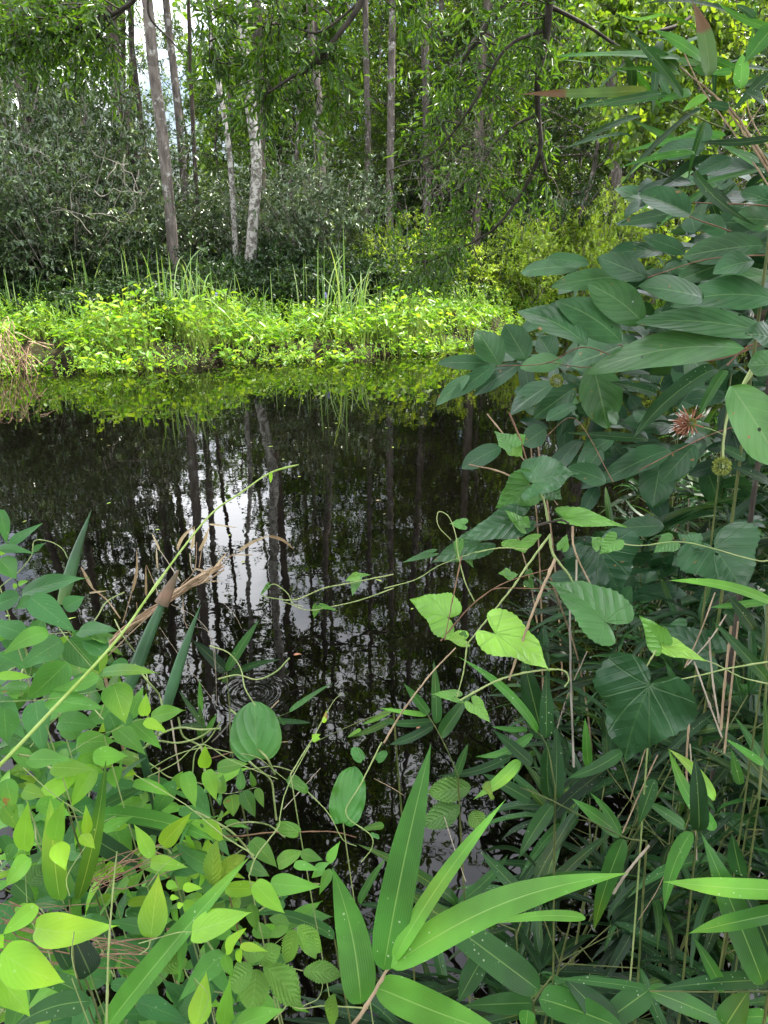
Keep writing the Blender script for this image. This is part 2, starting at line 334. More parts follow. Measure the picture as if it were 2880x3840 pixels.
def tall_tree(label, pix, Yd, wpx, bark, crown, H=24, group=None, name='tree', cz=1., sc=1., rz=0, leafy=None, extra_lean=0):
    "pix: pixel points of the trunk from low to high at forward distance Yd"
    pts = [at(px, py, Yd) for px, py in pix]
    g = pts[0].copy(); d0 = (pts[0] - pts[min(1, len(pts) - 1)]); 
    z0 = float(ground(pts[0][0], Yd)) - .1
    if len(pts) > 1: g = pts[0] + d0 / max(.01, -d0[2]) * (pts[0][2] - z0) * .6
    g[2] = z0; up = pts[-1] - pts[0]; up = up / up[2]
    top = pts[-1] + up * .5 * (H - pts[-1][2]) * .6; top[2] = pts[-1][2] + (H - pts[-1][2]) * .5; top2 = top + up * (H - top[2]) * .4; top2[2] = H
    P = spline([g] + pts + [top, top2], 6)
    r0 = wpx / FPX * (Yd * cos(PITCH) - .3) / 2; zz = (P[:, 2] - z0) / H
    R = r0 * (1 - .62 * np.clip(zz, 0, 1)) * (1 + .35 * np.exp(-(P[:, 2] - z0) / .35))
    rng = np.random.default_rng(int(abs(pix[0][0]) * 7 + Yd)); R = R * (1 + rng.normal(size=len(R)) * .025)
    o = thing(name, label, 'tree', tuple(g), group)
    mb = MB(); tube(mb, P - g, R, 12); t = bpy.data.objects.new('trunk', mb.mesh('trunk', bark)); COL.objects.link(t); t.parent = o
    if crown is not None:
        lm, cr = TALL[crown]; cx = np.interp(14, P[:, 2], P[:, 0]) - g[0]
        for nm, me in (('limbs', lm), ('crown', cr)):
            c = bpy.data.objects.new(nm, me); COL.objects.link(c); c.parent = o; c.location = (cx, 0, 0); c.rotation_euler.z = rz; c.scale = (sc, sc, cz * H / 24)
    return o
B_, BD, BW = M['bark'], M['bark_dark'], M['bark_white']
tall_tree('white lichen-mottled trunk standing alone behind the weed bed, the brightest and thickest pale one', [(932, 1045), (940, 960), (950, 825), (963, 608), (942, 417), (925, 200), (905, 0)], 15.5, 44, BW, 0, 23, name='pale_trunk_tree', rz=1)
tall_tree('thin whitish trunk leaning left beside the brightest pale trunk', [(886, 1005), (877, 825), (859, 564), (816, 286), (790, 100)], 16, 22, BW, 1, 18, name='pale_trunk_tree', rz=2, sc=.7)
tall_tree('tall pinkish-grey trunk leaning left, rising behind the small-leaved bush and pale near its foot', [(655, 1060), (642, 850), (610, 520), (575, 250), (552, 0)], 14.9, 44, B_, 2, 25, rz=.5)
tall_tree('dark crooked trunk at the far left edge above the grey-green bush', [(110, 560), (95, 420), (60, 250), (38, 120), (28, 0)], 18, 42, BD, 3, 22, rz=2.2)
tall_tree('dark trunk forking low behind the grey-green bush, left of the tall pinkish-grey one', [(480, 480), (450, 330), (425, 180), (405, 0)], 19, 46, BD, 1, 22, rz=4)
tall_tree('slim grey trunk against the sky gap, right of the tall pinkish-grey one', [(680, 560), (668, 420), (648, 230), (622, 0)], 20, 30, B_, 1, 24, rz=3, sc=.7)
tall_tree('thin straight trunk in the middle of the sky gap', [(728, 560), (722, 420), (712, 240), (706, 0)], 22, 18, BD, None, 20, rz=5)
tall_tree('thin dark trunk between the forking dark tree and the pinkish-grey trunk', [(520, 380), (505, 260), (492, 130), (485, 0)], 21, 22, BD, 0, 20, rz=1.5)
tall_tree('broad dark trunk just right of the brightest pale trunk, seen at the top', [(975, 520), (970, 330), (966, 150), (960, 0)], 18, 38, BD, 2, 25, rz=5.5)
tall_tree('grey trunk half hidden by hanging leaves right of the pale pair', [(1205, 560), (1195, 380), (1178, 180), (1160, 0)], 19, 30, B_, 3, 23, rz=3.3)
tall_tree('slender light grey trunk at the top centre of the far wood', [(1465, 520), (1468, 320), (1470, 150), (1472, 0)], 20, 30, B_, None, 24, rz=.2)
tall_tree('brownish trunk right of the top-centre grey one, behind the leaning limb', [(1600, 420), (1597, 280), (1592, 130), (1588, 0)], 21, 34, B_, None, 24, rz=2.8)
tall_tree('pale thin trunk second right of the top-centre grey one', [(1650, 420), (1650, 280), (1652, 120), (1655, 0)], 23, 22, B_, None, 24, rz=4.8)
tall_tree('dark trunk leaning right behind the hanging dark branches', [(1795, 560), (1800, 350), (1812, 180), (1830, 0)], 19, 36, BD, None, 22, rz=3)
tall_tree('light grey trunk showing between the sunlit shrubs on the right', [(2312, 700), (2305, 560), (2300, 400), (2296, 150), (2290, 0)], 19, 44, B_, None, 24, rz=1.1)
tall_tree('dark trunk just right of the light grey one behind the sunlit shrubs', [(2370, 720), (2368, 520), (2362, 300), (2358, 0)], 22, 34, BD, 2, 24, rz=2.1)
tall_tree('short-looking dark trunk over the broad-leaved shrub on the right', [(2598, 760), (2602, 580), (2610, 350), (2620, 0)], 20, 44, BD, 3, 23, rz=.8)
for i, (sx, Y, c, lab) in enumerate([(-120, 15.5, 0, 'first full-crowned tree added beyond the left edge, mirrored in the creek'), (-420, 14.5, 2, 'second full-crowned tree added beyond the left edge'), (-700, 15.5, 1, 'outermost full-crowned tree added beyond the left edge'), (1370, 21, 3, 'thin brown trunk left of the slender light grey one, high-crowned')]):  # the three off-frame trees are added to block the sky's reflection
    tall_tree(lab, [(sx, 880), (sx + 10, 500), (sx, 0)], Y, 34 - 10 * (i == 3), [BD, B_][i % 2], c, 25, rz=i * 1.3, sc=1.15)
rng = np.random.default_rng(9)
for i in range(46):                            # the rest of the wood behind
    Y = rng.uniform(23, 55); sx = rng.uniform(-350, 3200)
    if 560 < sx < 860 and Y < 60: continue
    wpx = rng.uniform(.16, .34) / Y * FPX; x = at(sx, 900, Y)[0]; dx = rng.uniform(-25, 25)
    tall_tree(uniq('%s' + ['slim grey', 'slim dark', 'slender grey'][i % 3] + ' background trunk, %s', sx), [(sx, 880), (sx + dx * .6, 500), (sx + dx, 0)], Y, wpx, [B_, BD, B_][i % 3], (i % 4 if i % 5 and not 380 < sx < 980 else None), rng.uniform(19, 27), 'slender trees deep in the far wood', rz=i, sc=rng.uniform(.9, 1.4))
MYR = [bush_mesh(s, 3.4, 1.7, 56, 36, 10, .24, .08, .034, M['myrtle_leaf'], M['grey_twig']) for s in (11, 12, 13)]
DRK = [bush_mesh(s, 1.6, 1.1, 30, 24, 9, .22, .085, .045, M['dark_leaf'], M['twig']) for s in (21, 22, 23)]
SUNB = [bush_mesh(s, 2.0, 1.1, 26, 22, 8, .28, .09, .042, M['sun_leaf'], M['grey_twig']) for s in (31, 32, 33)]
def bx(sx, Y): return at(sx, 1000, Y)[0]
for i, (sx, Y, s, z, lab) in enumerate([
    (-60, 14.3, 1.1, 1.05, 'grey-green small-leaved bush filling the left edge behind the weed bed'),
    (230, 14.6, 1.15, 1.15, 'tall grey-green bush tangled with bare curling stems, left of the pinkish-grey trunk'),
    (500, 17.2, 1.0, .95, 'grey-green bush just behind the foot of the pinkish-grey trunk'),
    (90, 17.2, 1.5, 1.7, 'highest grey-green bush, rising behind the others at the left'),
    (430, 18, 1.5, 1.6, 'pale-glinting grey-green bush under the dark forking trunk'),
    (1190, 16.8, 1.1, 1.15, 'silvery-green bush right of the brightest pale trunk'),
    (1010, 18.5, .9, 1.0, 'grey-green bush close behind the brightest pale trunk')]):
    put_bush('myrtle_bush', lab, 'bush', bx(sx, Y), Y, i * 1.3, s, z, MYR[i % 3], 'grey-green bushes behind the weed bed')
rng = np.random.default_rng(5)
for i in range(26):
    sx = -120 + 2340 * (i + rng.random()) / 26; Y = np.interp(bx(sx, 15), FBX, FBY) + rng.uniform(2.6, 4.6)
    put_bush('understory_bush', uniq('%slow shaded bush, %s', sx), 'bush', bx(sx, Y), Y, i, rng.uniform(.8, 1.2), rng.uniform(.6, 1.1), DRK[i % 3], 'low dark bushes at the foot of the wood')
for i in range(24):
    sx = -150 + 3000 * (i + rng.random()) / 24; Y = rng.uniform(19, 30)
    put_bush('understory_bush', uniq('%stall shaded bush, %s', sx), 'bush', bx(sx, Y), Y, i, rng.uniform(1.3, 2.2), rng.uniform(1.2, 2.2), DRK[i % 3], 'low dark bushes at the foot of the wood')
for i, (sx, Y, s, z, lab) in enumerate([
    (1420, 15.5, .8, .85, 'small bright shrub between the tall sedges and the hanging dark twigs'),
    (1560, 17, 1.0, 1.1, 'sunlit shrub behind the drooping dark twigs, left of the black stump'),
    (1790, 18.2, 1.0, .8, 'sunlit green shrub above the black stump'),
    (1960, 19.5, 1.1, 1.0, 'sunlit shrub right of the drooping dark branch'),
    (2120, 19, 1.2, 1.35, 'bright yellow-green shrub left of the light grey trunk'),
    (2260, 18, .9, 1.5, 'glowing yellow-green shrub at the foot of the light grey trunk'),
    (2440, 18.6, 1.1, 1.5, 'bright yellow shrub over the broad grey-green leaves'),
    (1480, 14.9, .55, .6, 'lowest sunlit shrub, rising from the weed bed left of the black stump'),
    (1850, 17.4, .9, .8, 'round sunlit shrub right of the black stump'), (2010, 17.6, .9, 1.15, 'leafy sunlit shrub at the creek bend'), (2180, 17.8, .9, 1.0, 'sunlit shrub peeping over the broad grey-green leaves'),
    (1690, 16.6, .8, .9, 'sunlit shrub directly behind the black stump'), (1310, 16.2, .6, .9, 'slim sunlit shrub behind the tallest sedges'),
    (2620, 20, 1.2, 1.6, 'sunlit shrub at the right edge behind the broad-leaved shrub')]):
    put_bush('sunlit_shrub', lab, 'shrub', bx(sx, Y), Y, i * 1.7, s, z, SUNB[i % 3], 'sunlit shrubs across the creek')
rng = np.random.default_rng(6)
for i in range(52):                            # midstorey trees
    sx = (-250 + 3350 * (i + rng.random()) / 30) if i < 30 else (1050 + 1900 * (i - 30 + rng.random()) / 22); Y = rng.uniform(18.5, 34)
    if 520 < sx < 900: Y = rng.uniform(30, 40)
    if 620 < sx < 780 and i % 3 == 0: continue
    x = bx(sx, Y); o = thing('young_tree', uniq('%syoung leafy tree, %s', sx), 'tree', (x, Y, float(ground(x, Y)) - .05), 'young leafy trees in the far wood')
    o.rotation_euler.z = i * 1.1; s = rng.uniform(.8, 1.25); o.scale = (s, s, s * rng.uniform(.8, 1.2)); tm, lm, c1, c2 = MIDT[i % 4]
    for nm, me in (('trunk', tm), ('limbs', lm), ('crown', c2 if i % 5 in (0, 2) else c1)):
        c = bpy.data.objects.new(nm, me); COL.objects.link(c); c.parent = o
def curl_stems():
    rng = np.random.default_rng(17); o = [q for q in bpy.data.objects if q.get('label', '').startswith('tall grey-green bush tangled')][0]; mb = MB()
    for k in range(13):
        p = at(rng.uniform(60, 560), rng.uniform(560, 900), rng.uniform(13.1, 13.6)); d = nrm(rng.normal(size=3) * [1, .2, .8]); pts = [p]
        for s in range(6): d = nrm(d + rng.normal(size=3) * [.55, .1, .55]); pts.append(pts[-1] + d * .13)
        tube(mb, spline(pts, 3), np.linspace(.008, .003, 19), 5)
    loc = np.array(o.location); c_, s_ = cos(-o.rotation_euler.z), sin(-o.rotation_euler.z)
    for i, v in enumerate(mb.v):
        q = v - loc; mb.v[i] = np.stack([(q[:, 0] * c_ - q[:, 1] * s_) / o.scale[0], (q[:, 0] * s_ + q[:, 1] * c_) / o.scale[1], q[:, 2] / o.scale[2]], 1)
    c = bpy.data.objects.new('bare_stems', mb.mesh('bare_stems', M['grey_twig'])); COL.objects.link(c); c.parent = o
curl_stems()
# distant mass of wood
def distant_wood():
    rng = np.random.default_rng(77); n = 8500; a = rng.uniform(-.75, .75, n); d = rng.uniform(56, 80, n)
    P = np.stack([np.sin(a) * d, np.cos(a) * d, rng.random(n) ** .8 * 17], 1); mb = MB()
    gap = np.abs(P[:, 0] / P[:, 1] - (690 - 1440) / FPX / cos(PITCH)) < .06; P[gap, 2] *= .2
    twigs(mb, P, rvec(rng, n), 1.6, 10, .55, .32, rng, up=.6)
    tag(mb.build('distant_wood', [M['far_leaf']]), 'hazy green mass of leaves behind the far wood', 'wood', kind='stuff')
distant_wood()
# ------------------------------------------------------------------ weed bed on the far bank
def weed_bed():
    rng = np.random.default_rng(3); n = 3700
    x = rng.uniform(-9, 8, n); off = rng.uniform(-.32, 2.7, n); fb = np.interp(x, FBX, FBY) + .15 * np.sin(x * 2.3) + .08 * np.sin(x * 5.1); y = fb + off
    cl = np.sin(x * 3.1 + 2 * np.sin(off * 2.2)) + np.sin(x * 7.3 + off * 5) * .7; keep = (cl > -.85 + .5 * (off < .3)) & ((x < 1.6) | (rng.random(n) < .7)); x, y, off = x[keep], y[keep], off[keep]; n = len(x)
    lump = .74 + .22 * np.sin(x * 1.7 + 1) + .16 * np.sin(x * 4.3) + .1 * np.sin(x * 9.1 + off * 4)
    H = rng.uniform(.28, .72, n) * lump * np.clip(.5 + (off + .3) * .8, .4, 1.1) * np.where(x > 1.4, .6, 1)
    mb = MB(); k = 5; z0 = np.maximum(ground(x, y), -.1)
    stP, stT = [], []
    for j in range(k):
        a = rng.uniform(0, 2 * pi, n); lean = rng.uniform(.05, .3, n) * H; h = H * rng.uniform(.45, 1.05, n)
        T = np.stack([x + np.cos(a) * lean, y + np.sin(a) * lean, z0 + h], 1); B = np.stack([x, y, z0 - .05], 1)
        ld = np.stack([np.cos(a), np.sin(a), rng.uniform(-.6, .9, n)], 1)
        nn = rvec(rng, n) * .45 + [0, 0, .75]
        L = rng.uniform(.065, .165, n)
        leaves(mb, T, ld, nn, L, L * rng.uniform(.38, .55, n), rng, fold=.2, droop=.12, shape=(.18, .5, .6, .36))
        stP.append(B); stT.append(T)
    B = np.vstack(stP); T = np.vstack(stT); nn = len(B); r = .0045
    V = np.stack([B + [r, 0, 0], B + [-r * .5, r, 0], B + [-r * .5, -r, 0], T + [r * .6, 0, 0], T + [-r * .3, r * .6, 0], T + [-r * .3, -r * .6, 0]], 1).reshape(-1, 3)
    f = np.array([[0, 1, 4, 3], [1, 2, 5, 4], [2, 0, 3, 5]]); mb.add(V, (np.arange(nn)[:, None, None] * 6 + f).reshape(-1, 4), None, 0, 1)
    # small-leaved weeds low at the water's edge
    m = 3600; x = rng.uniform(-9, 8, m); fb = np.interp(x, FBX, FBY) + .15 * np.sin(x * 2.3) + .08 * np.sin(x * 5.1); y = fb + rng.uniform(-.5, 3.2, m) - .25 * (np.sin(x * 2.9) > .3)
    P = np.stack([x, y, np.maximum(ground(x, y), 0) + rng.uniform(0, .5, m) * np.clip(y - fb + .3, .2, 1)], 1)
    twigs(mb, P, nrm(rvec(rng, m) * .6 + [0, 0, .8]), rng.uniform(.12, .3, m), 8, .045, .02, rng, up=.6, stem=1, stem_r=.002, curve=.05)
    tag(mb.build('weed_bed', [M['weed_leaf'], M['weed_stem']]), 'dense bed of bright green pickerelweed along the far waterline', 'water weeds', kind='stuff')
weed_bed()
def blades(mb, c, n, H, rng, spread=.25, wd=.012, bend=.5, mat=0, nseg=9, straightness=.5):
    for i in range(n):
        a = rng.uniform(0, 2 * pi); h = H * rng.uniform(.6, 1.05); b = bend * rng.random() ** 1.3 * (2.2 if rng.random() > straightness else .4)
        t = np.linspace(0, 1, nseg); p0 = np.array(c) + [rng.normal() * spread, rng.normal() * spread, 0]
        hx = h * b * t ** 2.6 * .8; hz = h * (t - b * .62 * t ** 3.6)
        P = p0 + np.stack([cos(a) * hx, sin(a) * hx, hz], 1)
        S = nrm([-sin(a) + rng.normal() * .4, cos(a) + rng.normal() * .4, 0]); ww = wd * (1 - t ** 3) * .5 + .0008
        V = np.concatenate([P - S * ww[:, None], P + S * ww[:, None]]); j = np.arange(nseg - 1)
        mb.add(V, np.stack([j, j + 1, nseg + j + 1, nseg + j], 1), np.stack([np.repeat([0, 1], nseg), np.tile(t, 2)], 1), rng.random(), mat)
SEDGE = [(330, 13.4, 14, 1.35, 'clump of arching sedge at the left behind the weed bed'), (120, 13.0, 14, 1.1, 'arching sedge clump near the left edge of the weed bed'),
         (500, 13.2, 10, 1.6, 'sedge clump with one tall upright blade in front of the dark bushes'), (650, 12.2, 16, 1.55, 'tall upright sedge clump in front of the pinkish-grey trunk'),
         (740, 12.5, 12, 1.35, 'sedge clump arching right, standing left of the pale trunks'), (870, 13.0, 10, 1.1, 'low arching sedges before the thin whitish trunk'),
         (1100, 14, 10, 1.2, 'arching sedges right of the brightest pale trunk'), (1190, 14.0, 8, 1.3, 'upright sedges under the silvery-green bush'),
         (1255, 13.0, 10, 1.7, 'tallest narrow sedge clump at the centre of the weed bed'), (1325, 13.2, 9, 1.3, 'short sedge clump right of the tallest one'), (20, 12.4, 10, 1.0, 'drooping sedges at the left edge over the dead stalks'),
 (420, 13.8, 8, 1.2, 'thin sedges just left of the blade-tall clump before the dark bushes'), (960, 13.6, 12, 1.1, 'sedges arching at the foot of the brightest pale trunk'), (1420, 14.2, 10, 1.0, 'short arching sedges beside the small bright shrub'), (1740, 15, 12, .8, 'small sedges leaning over the black stump'), (1530, 14.3, 9, .9, 'sparse sedges left of the black stump'), (220, 12.0, 8, .8, 'low sedges inside the weed bed at the left')]
for i, (sx, Y, n, H, lab) in enumerate(SEDGE):
    rng = np.random.default_rng(200 + i); x = bx(sx, Y); g = float(ground(x, Y))
    mb = MB(); blades(mb, (x, Y, g), n + 12, H * 1.1, rng, .17, .026, .95, straightness=.25)
    o = mb.build('sedge_clump', M['blade']); tag(o, lab, 'sedge', 'sedges rising out of the weed bed')
# pickerelweed flowers
M['flower'] = plain_mat('violet_petal', (.28, .25, .62), (.45, .42, .8), 200, .6, trans=.2)
for sx, sy, Y, lab in [(385, 1112, 13, 'small violet flower spike over the weed bed at the left'), (812, 1108, 12.6, 'violet flower spike below the thin whitish trunk'),
                       (1222, 1108, 13, 'violet flower spike beside the tallest sedge clump')]:
    p = at(sx, sy, Y); g = float(ground(p[0], Y)); o = thing('flower_spike', lab, 'flower', (p[0], Y, g), 'violet flower spikes')
    mb = MB(); tube(mb, [(p[0], Y, g), (p[0] + .01, Y, (g + p[2]) / 2), (p[0], Y, p[2])], .004, 5); mb.build('stalk', M['weed_stem'], o)
    rng = np.random.default_rng(int(sx)); mb = MB(); n = 40; P = np.stack([np.full(n, p[0]), np.full(n, Y), p[2] + np.linspace(-.05, .04, n)], 1)
    leaves(mb, P, nrm(rvec(rng, n) * [1, 1, .3] + [0, 0, .3]), rvec(rng, n), .022, .014, rng); mb.build('petals', M['flower'], o)
def litter():
    rng = np.random.default_rng(88); n = 480; y = rng.uniform(3, 11.5, n); x = rng.uniform(-.5, .5, n) * y - .4; y = np.where(rng.random(n) < .82, np.interp(x, FBX, FBY) - rng.exponential(.4, n) - .1, y); mb = MB()
    leaves(mb, np.stack([x, y, np.full(n, .005)], 1), nrm(rng.normal(size=(n, 3)) * [1, 1, 0]), np.tile([0, 0, 1.], (n, 1)), rng.uniform(.015, .05, n), rng.uniform(.01, .022, n), rng, fold=.1)
    tag(mb.build('floating_litter', leaf_mat('drifting_leaf', [(.10, .06, .03), (.14, .24, .03), (.24, .30, .06)], trans=.1)), 'scattered bits of leaf drifting on the creek', 'leaf litter', kind='stuff')
litter()
# black stump on the far bank
def stump():
    c = at(1690, 1250, 13.6); g = float(ground(c[0], 13.6)); rng = np.random.default_rng(4)
    o = thing('tree_stump', 'black rotten stump at the waterline where the creek bends', 'stump', (c[0], 13.6, -.2)); mb = MB()
    for k in range(6):
        a = k * 1.05; q = np.array([c[0] + cos(a) * .07, 13.6 + sin(a) * .07, -.2])
        tube(mb, [q + [cos(a) * .12, sin(a) * .12, 0], q + [cos(a) * .03, sin(a) * .03, .3], q + [rng.normal() * .02, 0, .62 + rng.random() * .22]], [.085, .06, .03], 7)
    mb.build('wood', bark_mat('rotten_wood', (.008, .007, .005), (.03, .024, .018), scale=20), o)
stump()
M['dead'] = plain_mat('dead_straw', (.28, .17, .10), (.50, .36, .24), 25, .7, trans=.15)
M['dead2'] = plain_mat('dead_grey_stalk', (.30, .24, .18), (.46, .39, .31), 25, .7)
def dead_stalks():
    mb = MB(); rng = np.random.default_rng(8)
    for k in range(46):
        Y = rng.uniform(9.9, 10.6); b = at(rng.uniform(-60, 150), 1400, Y); b[2] = -.05; e = b + [rng.normal() * .25, rng.normal() * .2, rng.uniform(.2, .75)]
        m = (b + e) / 2 + [rng.normal() * .05, 0, .1]; f = e + [rng.normal() * .15, 0, -rng.uniform(0, .35)]
        tube(mb, spline([b, m, e, f], 4), .006, 4)
    mb.build('dead_stalks', M['dead']); tag(bpy.data.objects['dead_stalks'], 'broken brown dead stalks leaning at the left end of the weed bed', 'dead stalks')
    bpy.data.objects['dead_stalks'].name = 'dead_reed_clump'
dead_stalks()
# ------------------------------------------------------------------ large leaves of the near plants
def vein_leaf(name, cols, kind='pinnate', trans=.3, rough=.38, vein=(.35, .45, .16), nv=7, slope=.35, spots=0., spec=.38, vs=.55, bump=.35, drops=.0, mid=.05, tipbrown=0):
    m, t, N, ln = newmat(name)
    a = N('ShaderNodeAttribute', attribute_name='rnd')
    rp = ramp(N, [(i / (len(cols) - 1), c) for i, c in enumerate(cols)]); ln(a.outputs['Fac'], rp.inputs[0])
    tc = N('ShaderNodeTexCoord'); uv = N('ShaderNodeUVMap', uv_map='UVMap'); sp = N('ShaderNodeSeparateXYZ'); ln(uv.outputs[0], sp.inputs[0])
    def mth(op, x, y=None, z=None, clamp=False):
        n = N('ShaderNodeMath', operation=op); n.use_clamp = clamp
        for i, q in enumerate((x, y, z)):
            if q is None: continue
            if isinstance(q, (int, float)): n.inputs[i].default_value = q
            else: ln(q, n.inputs[i])
        return n.outputs[0]
    def smooth(x, lo, hi, a=0., b=1.):
        n = N('ShaderNodeMapRange', interpolation_type='SMOOTHSTEP'); ln(x, n.inputs[0]); n.inputs[1].default_value = lo; n.inputs[2].default_value = hi; n.inputs[3].default_value = a; n.inputs[4].default_value = b; return n.outputs[0]
    u, v = sp.outputs[0], sp.outputs[1]
    au = mth('MULTIPLY', mth('ABSOLUTE', mth('SUBTRACT', u, .5)), 2.)
    midm = smooth(au, mid * .4, mid, 1., 0.)
    nz = N('ShaderNodeTexNoise', i_Scale=60.0, i_Detail=4.0); ln(tc.outputs['Object'], nz.inputs['Vector'])
    if kind == 'parallel':
        st = mth('SINE', mth('MULTIPLY', u, 95.)); side = smooth(st, .2, 1., 0., .16); hgt = mth('MULTIPLY', st, .15)
    elif kind == 'palmate':
        ax = mth('MULTIPLY', au, .5); rr_ = mth('SQRT', mth('ADD', mth('MULTIPLY', ax, ax), mth('MULTIPLY', v, v))); th = mth('ARCTAN2', ax, v); side = None
        for ti in (.42, .95, 1.75, 2.4):
            q = smooth(mth('MULTIPLY', mth('ABSOLUTE', mth('SUBTRACT', th, mth('MULTIPLY_ADD', rr_, -.18 if ti < 1 else .12, ti))), rr_), .004, .014, .9, 0.); side = q if side is None else mth('MAXIMUM', side, q)
        f = mth('FRACT', mth('MULTIPLY', mth('SUBTRACT', v, mth('MULTIPLY', au, .45)), 5.)); g = mth('ABSOLUTE', mth('SUBTRACT', f, .5))
        side = mth('MAXIMUM', side, smooth(g, 0., .06, .22, 0.)); hgt = mth('MULTIPLY', mth('ADD', mth('MULTIPLY', mth('MULTIPLY', g, g), .6), mth('MULTIPLY', side, -.2)), 4.)
    else:
        f = mth('FRACT', mth('MULTIPLY', mth('SUBTRACT', v, mth('MULTIPLY', mth('POWER', au, 1.25), slope)), float(nv)))
        g = mth('ABSOLUTE', mth('SUBTRACT', f, .5)); side = smooth(g, .0, .07, .5, 0.); hgt = mth('MULTIPLY', mth('MULTIPLY', g, g), 6.)
    vm = mth('MULTIPLY', mth('MAXIMUM', midm, side), vs, clamp=True)
    nz2 = N('ShaderNodeTexNoise', i_Scale=14.0, i_Detail=3.0); ln(tc.outputs['Object'], nz2.inputs['Vector'])
    hs = N('ShaderNodeHueSaturation'); ln(rp.outputs[0], hs.inputs['Color']); ln(smooth(nz2.outputs[0], .3, .7, .72, 1.28), hs.inputs['Value'])
    vm = mth('MULTIPLY', vm, mth('MULTIPLY_ADD', a.outputs['Fac'], .6, .4)); mx = N('ShaderNodeMix', data_type='RGBA'); ln(vm, mx.inputs[0]); ln(hs.outputs[0], mx.inputs[6]); mx.inputs[7].default_value = (*vein, 1); col = mx.outputs[2]
    if kind != 'palmate' and trans > .24:
        nz3 = N('ShaderNodeTexNoise', i_Scale=5.0, i_Detail=2.0); ln(tc.outputs['Object'], nz3.inputs['Vector']); my = N('ShaderNodeMix', data_type='RGBA', blend_type='MULTIPLY'); ln(smooth(nz3.outputs[0], .52, .66, 0., .8), my.inputs[0]); ln(col, my.inputs[6]); my.inputs[7].default_value = (1.9, 1.25, .7, 1); col = my.outputs[2]
    vo = N('ShaderNodeTexVoronoi', i_Scale=230.0); ln(tc.outputs['Object'], vo.inputs['Vector'])
    if drops:
        sc_ = N('ShaderNodeSeparateColor'); ln(vo.outputs['Color'], sc_.inputs[0]); dm = mth('MULTIPLY', mth('MULTIPLY', smooth(mth('SUBTRACT', vo.outputs['Distance'], mth('MULTIPLY', sc_.outputs[1], .22)), .0, .08, 1., 0.), smooth(sc_.outputs[0], .62, .7, 0., 1.)), smooth(nz2.outputs[0], .44, .58, 0., drops))
        m2 = N('ShaderNodeMix', data_type='RGBA'); ln(dm, m2.inputs[0]); ln(col, m2.inputs[6]); m2.inputs[7].default_value = (.62, .70, .55, 1); col = m2.outputs[2]
    if spots:
        sm = smooth(nz.outputs[0], .74 - spots * .1, .77 - spots * .1, 0., .9)
        m3 = N('ShaderNodeMix', data_type='RGBA'); ln(sm, m3.inputs[0]); ln(col, m3.inputs[6]); m3.inputs[7].default_value = (.28, .13, .05, 1); col = m3.outputs[2]
    if tipbrown:
        tm = smooth(mth('ADD', v, mth('MULTIPLY', mth('SUBTRACT', nz2.outputs[0], .5), .35)), tipbrown - .02, tipbrown + .03, 0., 1.)
        m4 = N('ShaderNodeMix', data_type='RGBA'); ln(tm, m4.inputs[0]); ln(col, m4.inputs[6]); m4.inputs[7].default_value = (.13, .07, .035, 1); col = m4.outputs[2]
    pr = N('ShaderNodeBsdfPrincipled'); pr.inputs['Specular IOR Level'].default_value = spec; ln(col, pr.inputs['Base Color'])
    ln(smooth(nz2.outputs[0], .3, .7, rough * .8, rough * 1.25), pr.inputs['Roughness'])
    bp = N('ShaderNodeBump'); bp.inputs['Strength'].default_value = bump; bp.inputs['Distance'].default_value = .0016
    ln(mth('ADD', mth('ADD', hgt, mth('MULTIPLY', nz.outputs[0], .35)), mth('MULTIPLY', au, .15)), bp.inputs['Height']); ln(bp.outputs[0], pr.inputs['Normal'])
    tr = N('ShaderNodeBsdfTranslucent'); mt = N('ShaderNodeMix', data_type='RGBA', blend_type='MULTIPLY'); mt.inputs[0].default_value = 1; ln(col, mt.inputs[6]); mt.inputs[7].default_value = (1.9, 1.7, .7, 1); ln(mt.outputs[2], tr.inputs[0])
    ms = N('ShaderNodeMixShader'); ms.inputs[0].default_value = trans; ln(pr.outputs[0], ms.inputs[1]); ln(tr.outputs[0], ms.inputs[2])
    o = N('ShaderNodeOutputMaterial')
    if spots:
        vh = N('ShaderNodeTexVoronoi', i_Scale=70.0); ln(tc.outputs['Object'], vh.inputs['Vector']); s2 = N('ShaderNodeSeparateColor'); ln(vh.outputs['Color'], s2.inputs[0])
        hm = mth('MULTIPLY', smooth(mth('ADD', vh.outputs['Distance'], mth('MULTIPLY', mth('SUBTRACT', nz.outputs[0], .5), .3)), .16, .18, 1., 0.), mth('GREATER_THAN', s2.outputs[0], .955)); tb = N('ShaderNodeBsdfTransparent'); mh = N('ShaderNodeMixShader')
        ln(hm, mh.inputs[0]); ln(ms.outputs[0], mh.inputs[1]); ln(tb.outputs[0], mh.inputs[2]); ln(mh.outputs[0], o.inputs[0])
    else: ln(ms.outputs[0], o.inputs[0])
    return m
BUT = vein_leaf('buttonbush_leaf', [(.010, .042, .018), (.028, .090, .032), (.08, .20, .055)], nv=8, slope=.3, spots=.35, rough=.36, vein=(.20, .32, .14), vs=.5, bump=.14, trans=.2)
CAN = vein_leaf('cane_leaf', [(.005, .020, .008), (.015, .06, .018), (.06, .21, .03), (.17, .42, .05)], 'parallel', rough=.36, vein=(.30, .48, .14), vs=.55, drops=.45, mid=.06, bump=.25, trans=.28, spec=.24)  # dark end of the ramp paints in shade for the thicket gaps
CANB = vein_leaf('cane_leaf_brown_tip', [(.05, .11, .03), (.12, .22, .04)], 'parallel', rough=.4, vein=(.36, .45, .16), vs=.4, mid=.05, tipbrown=.66)
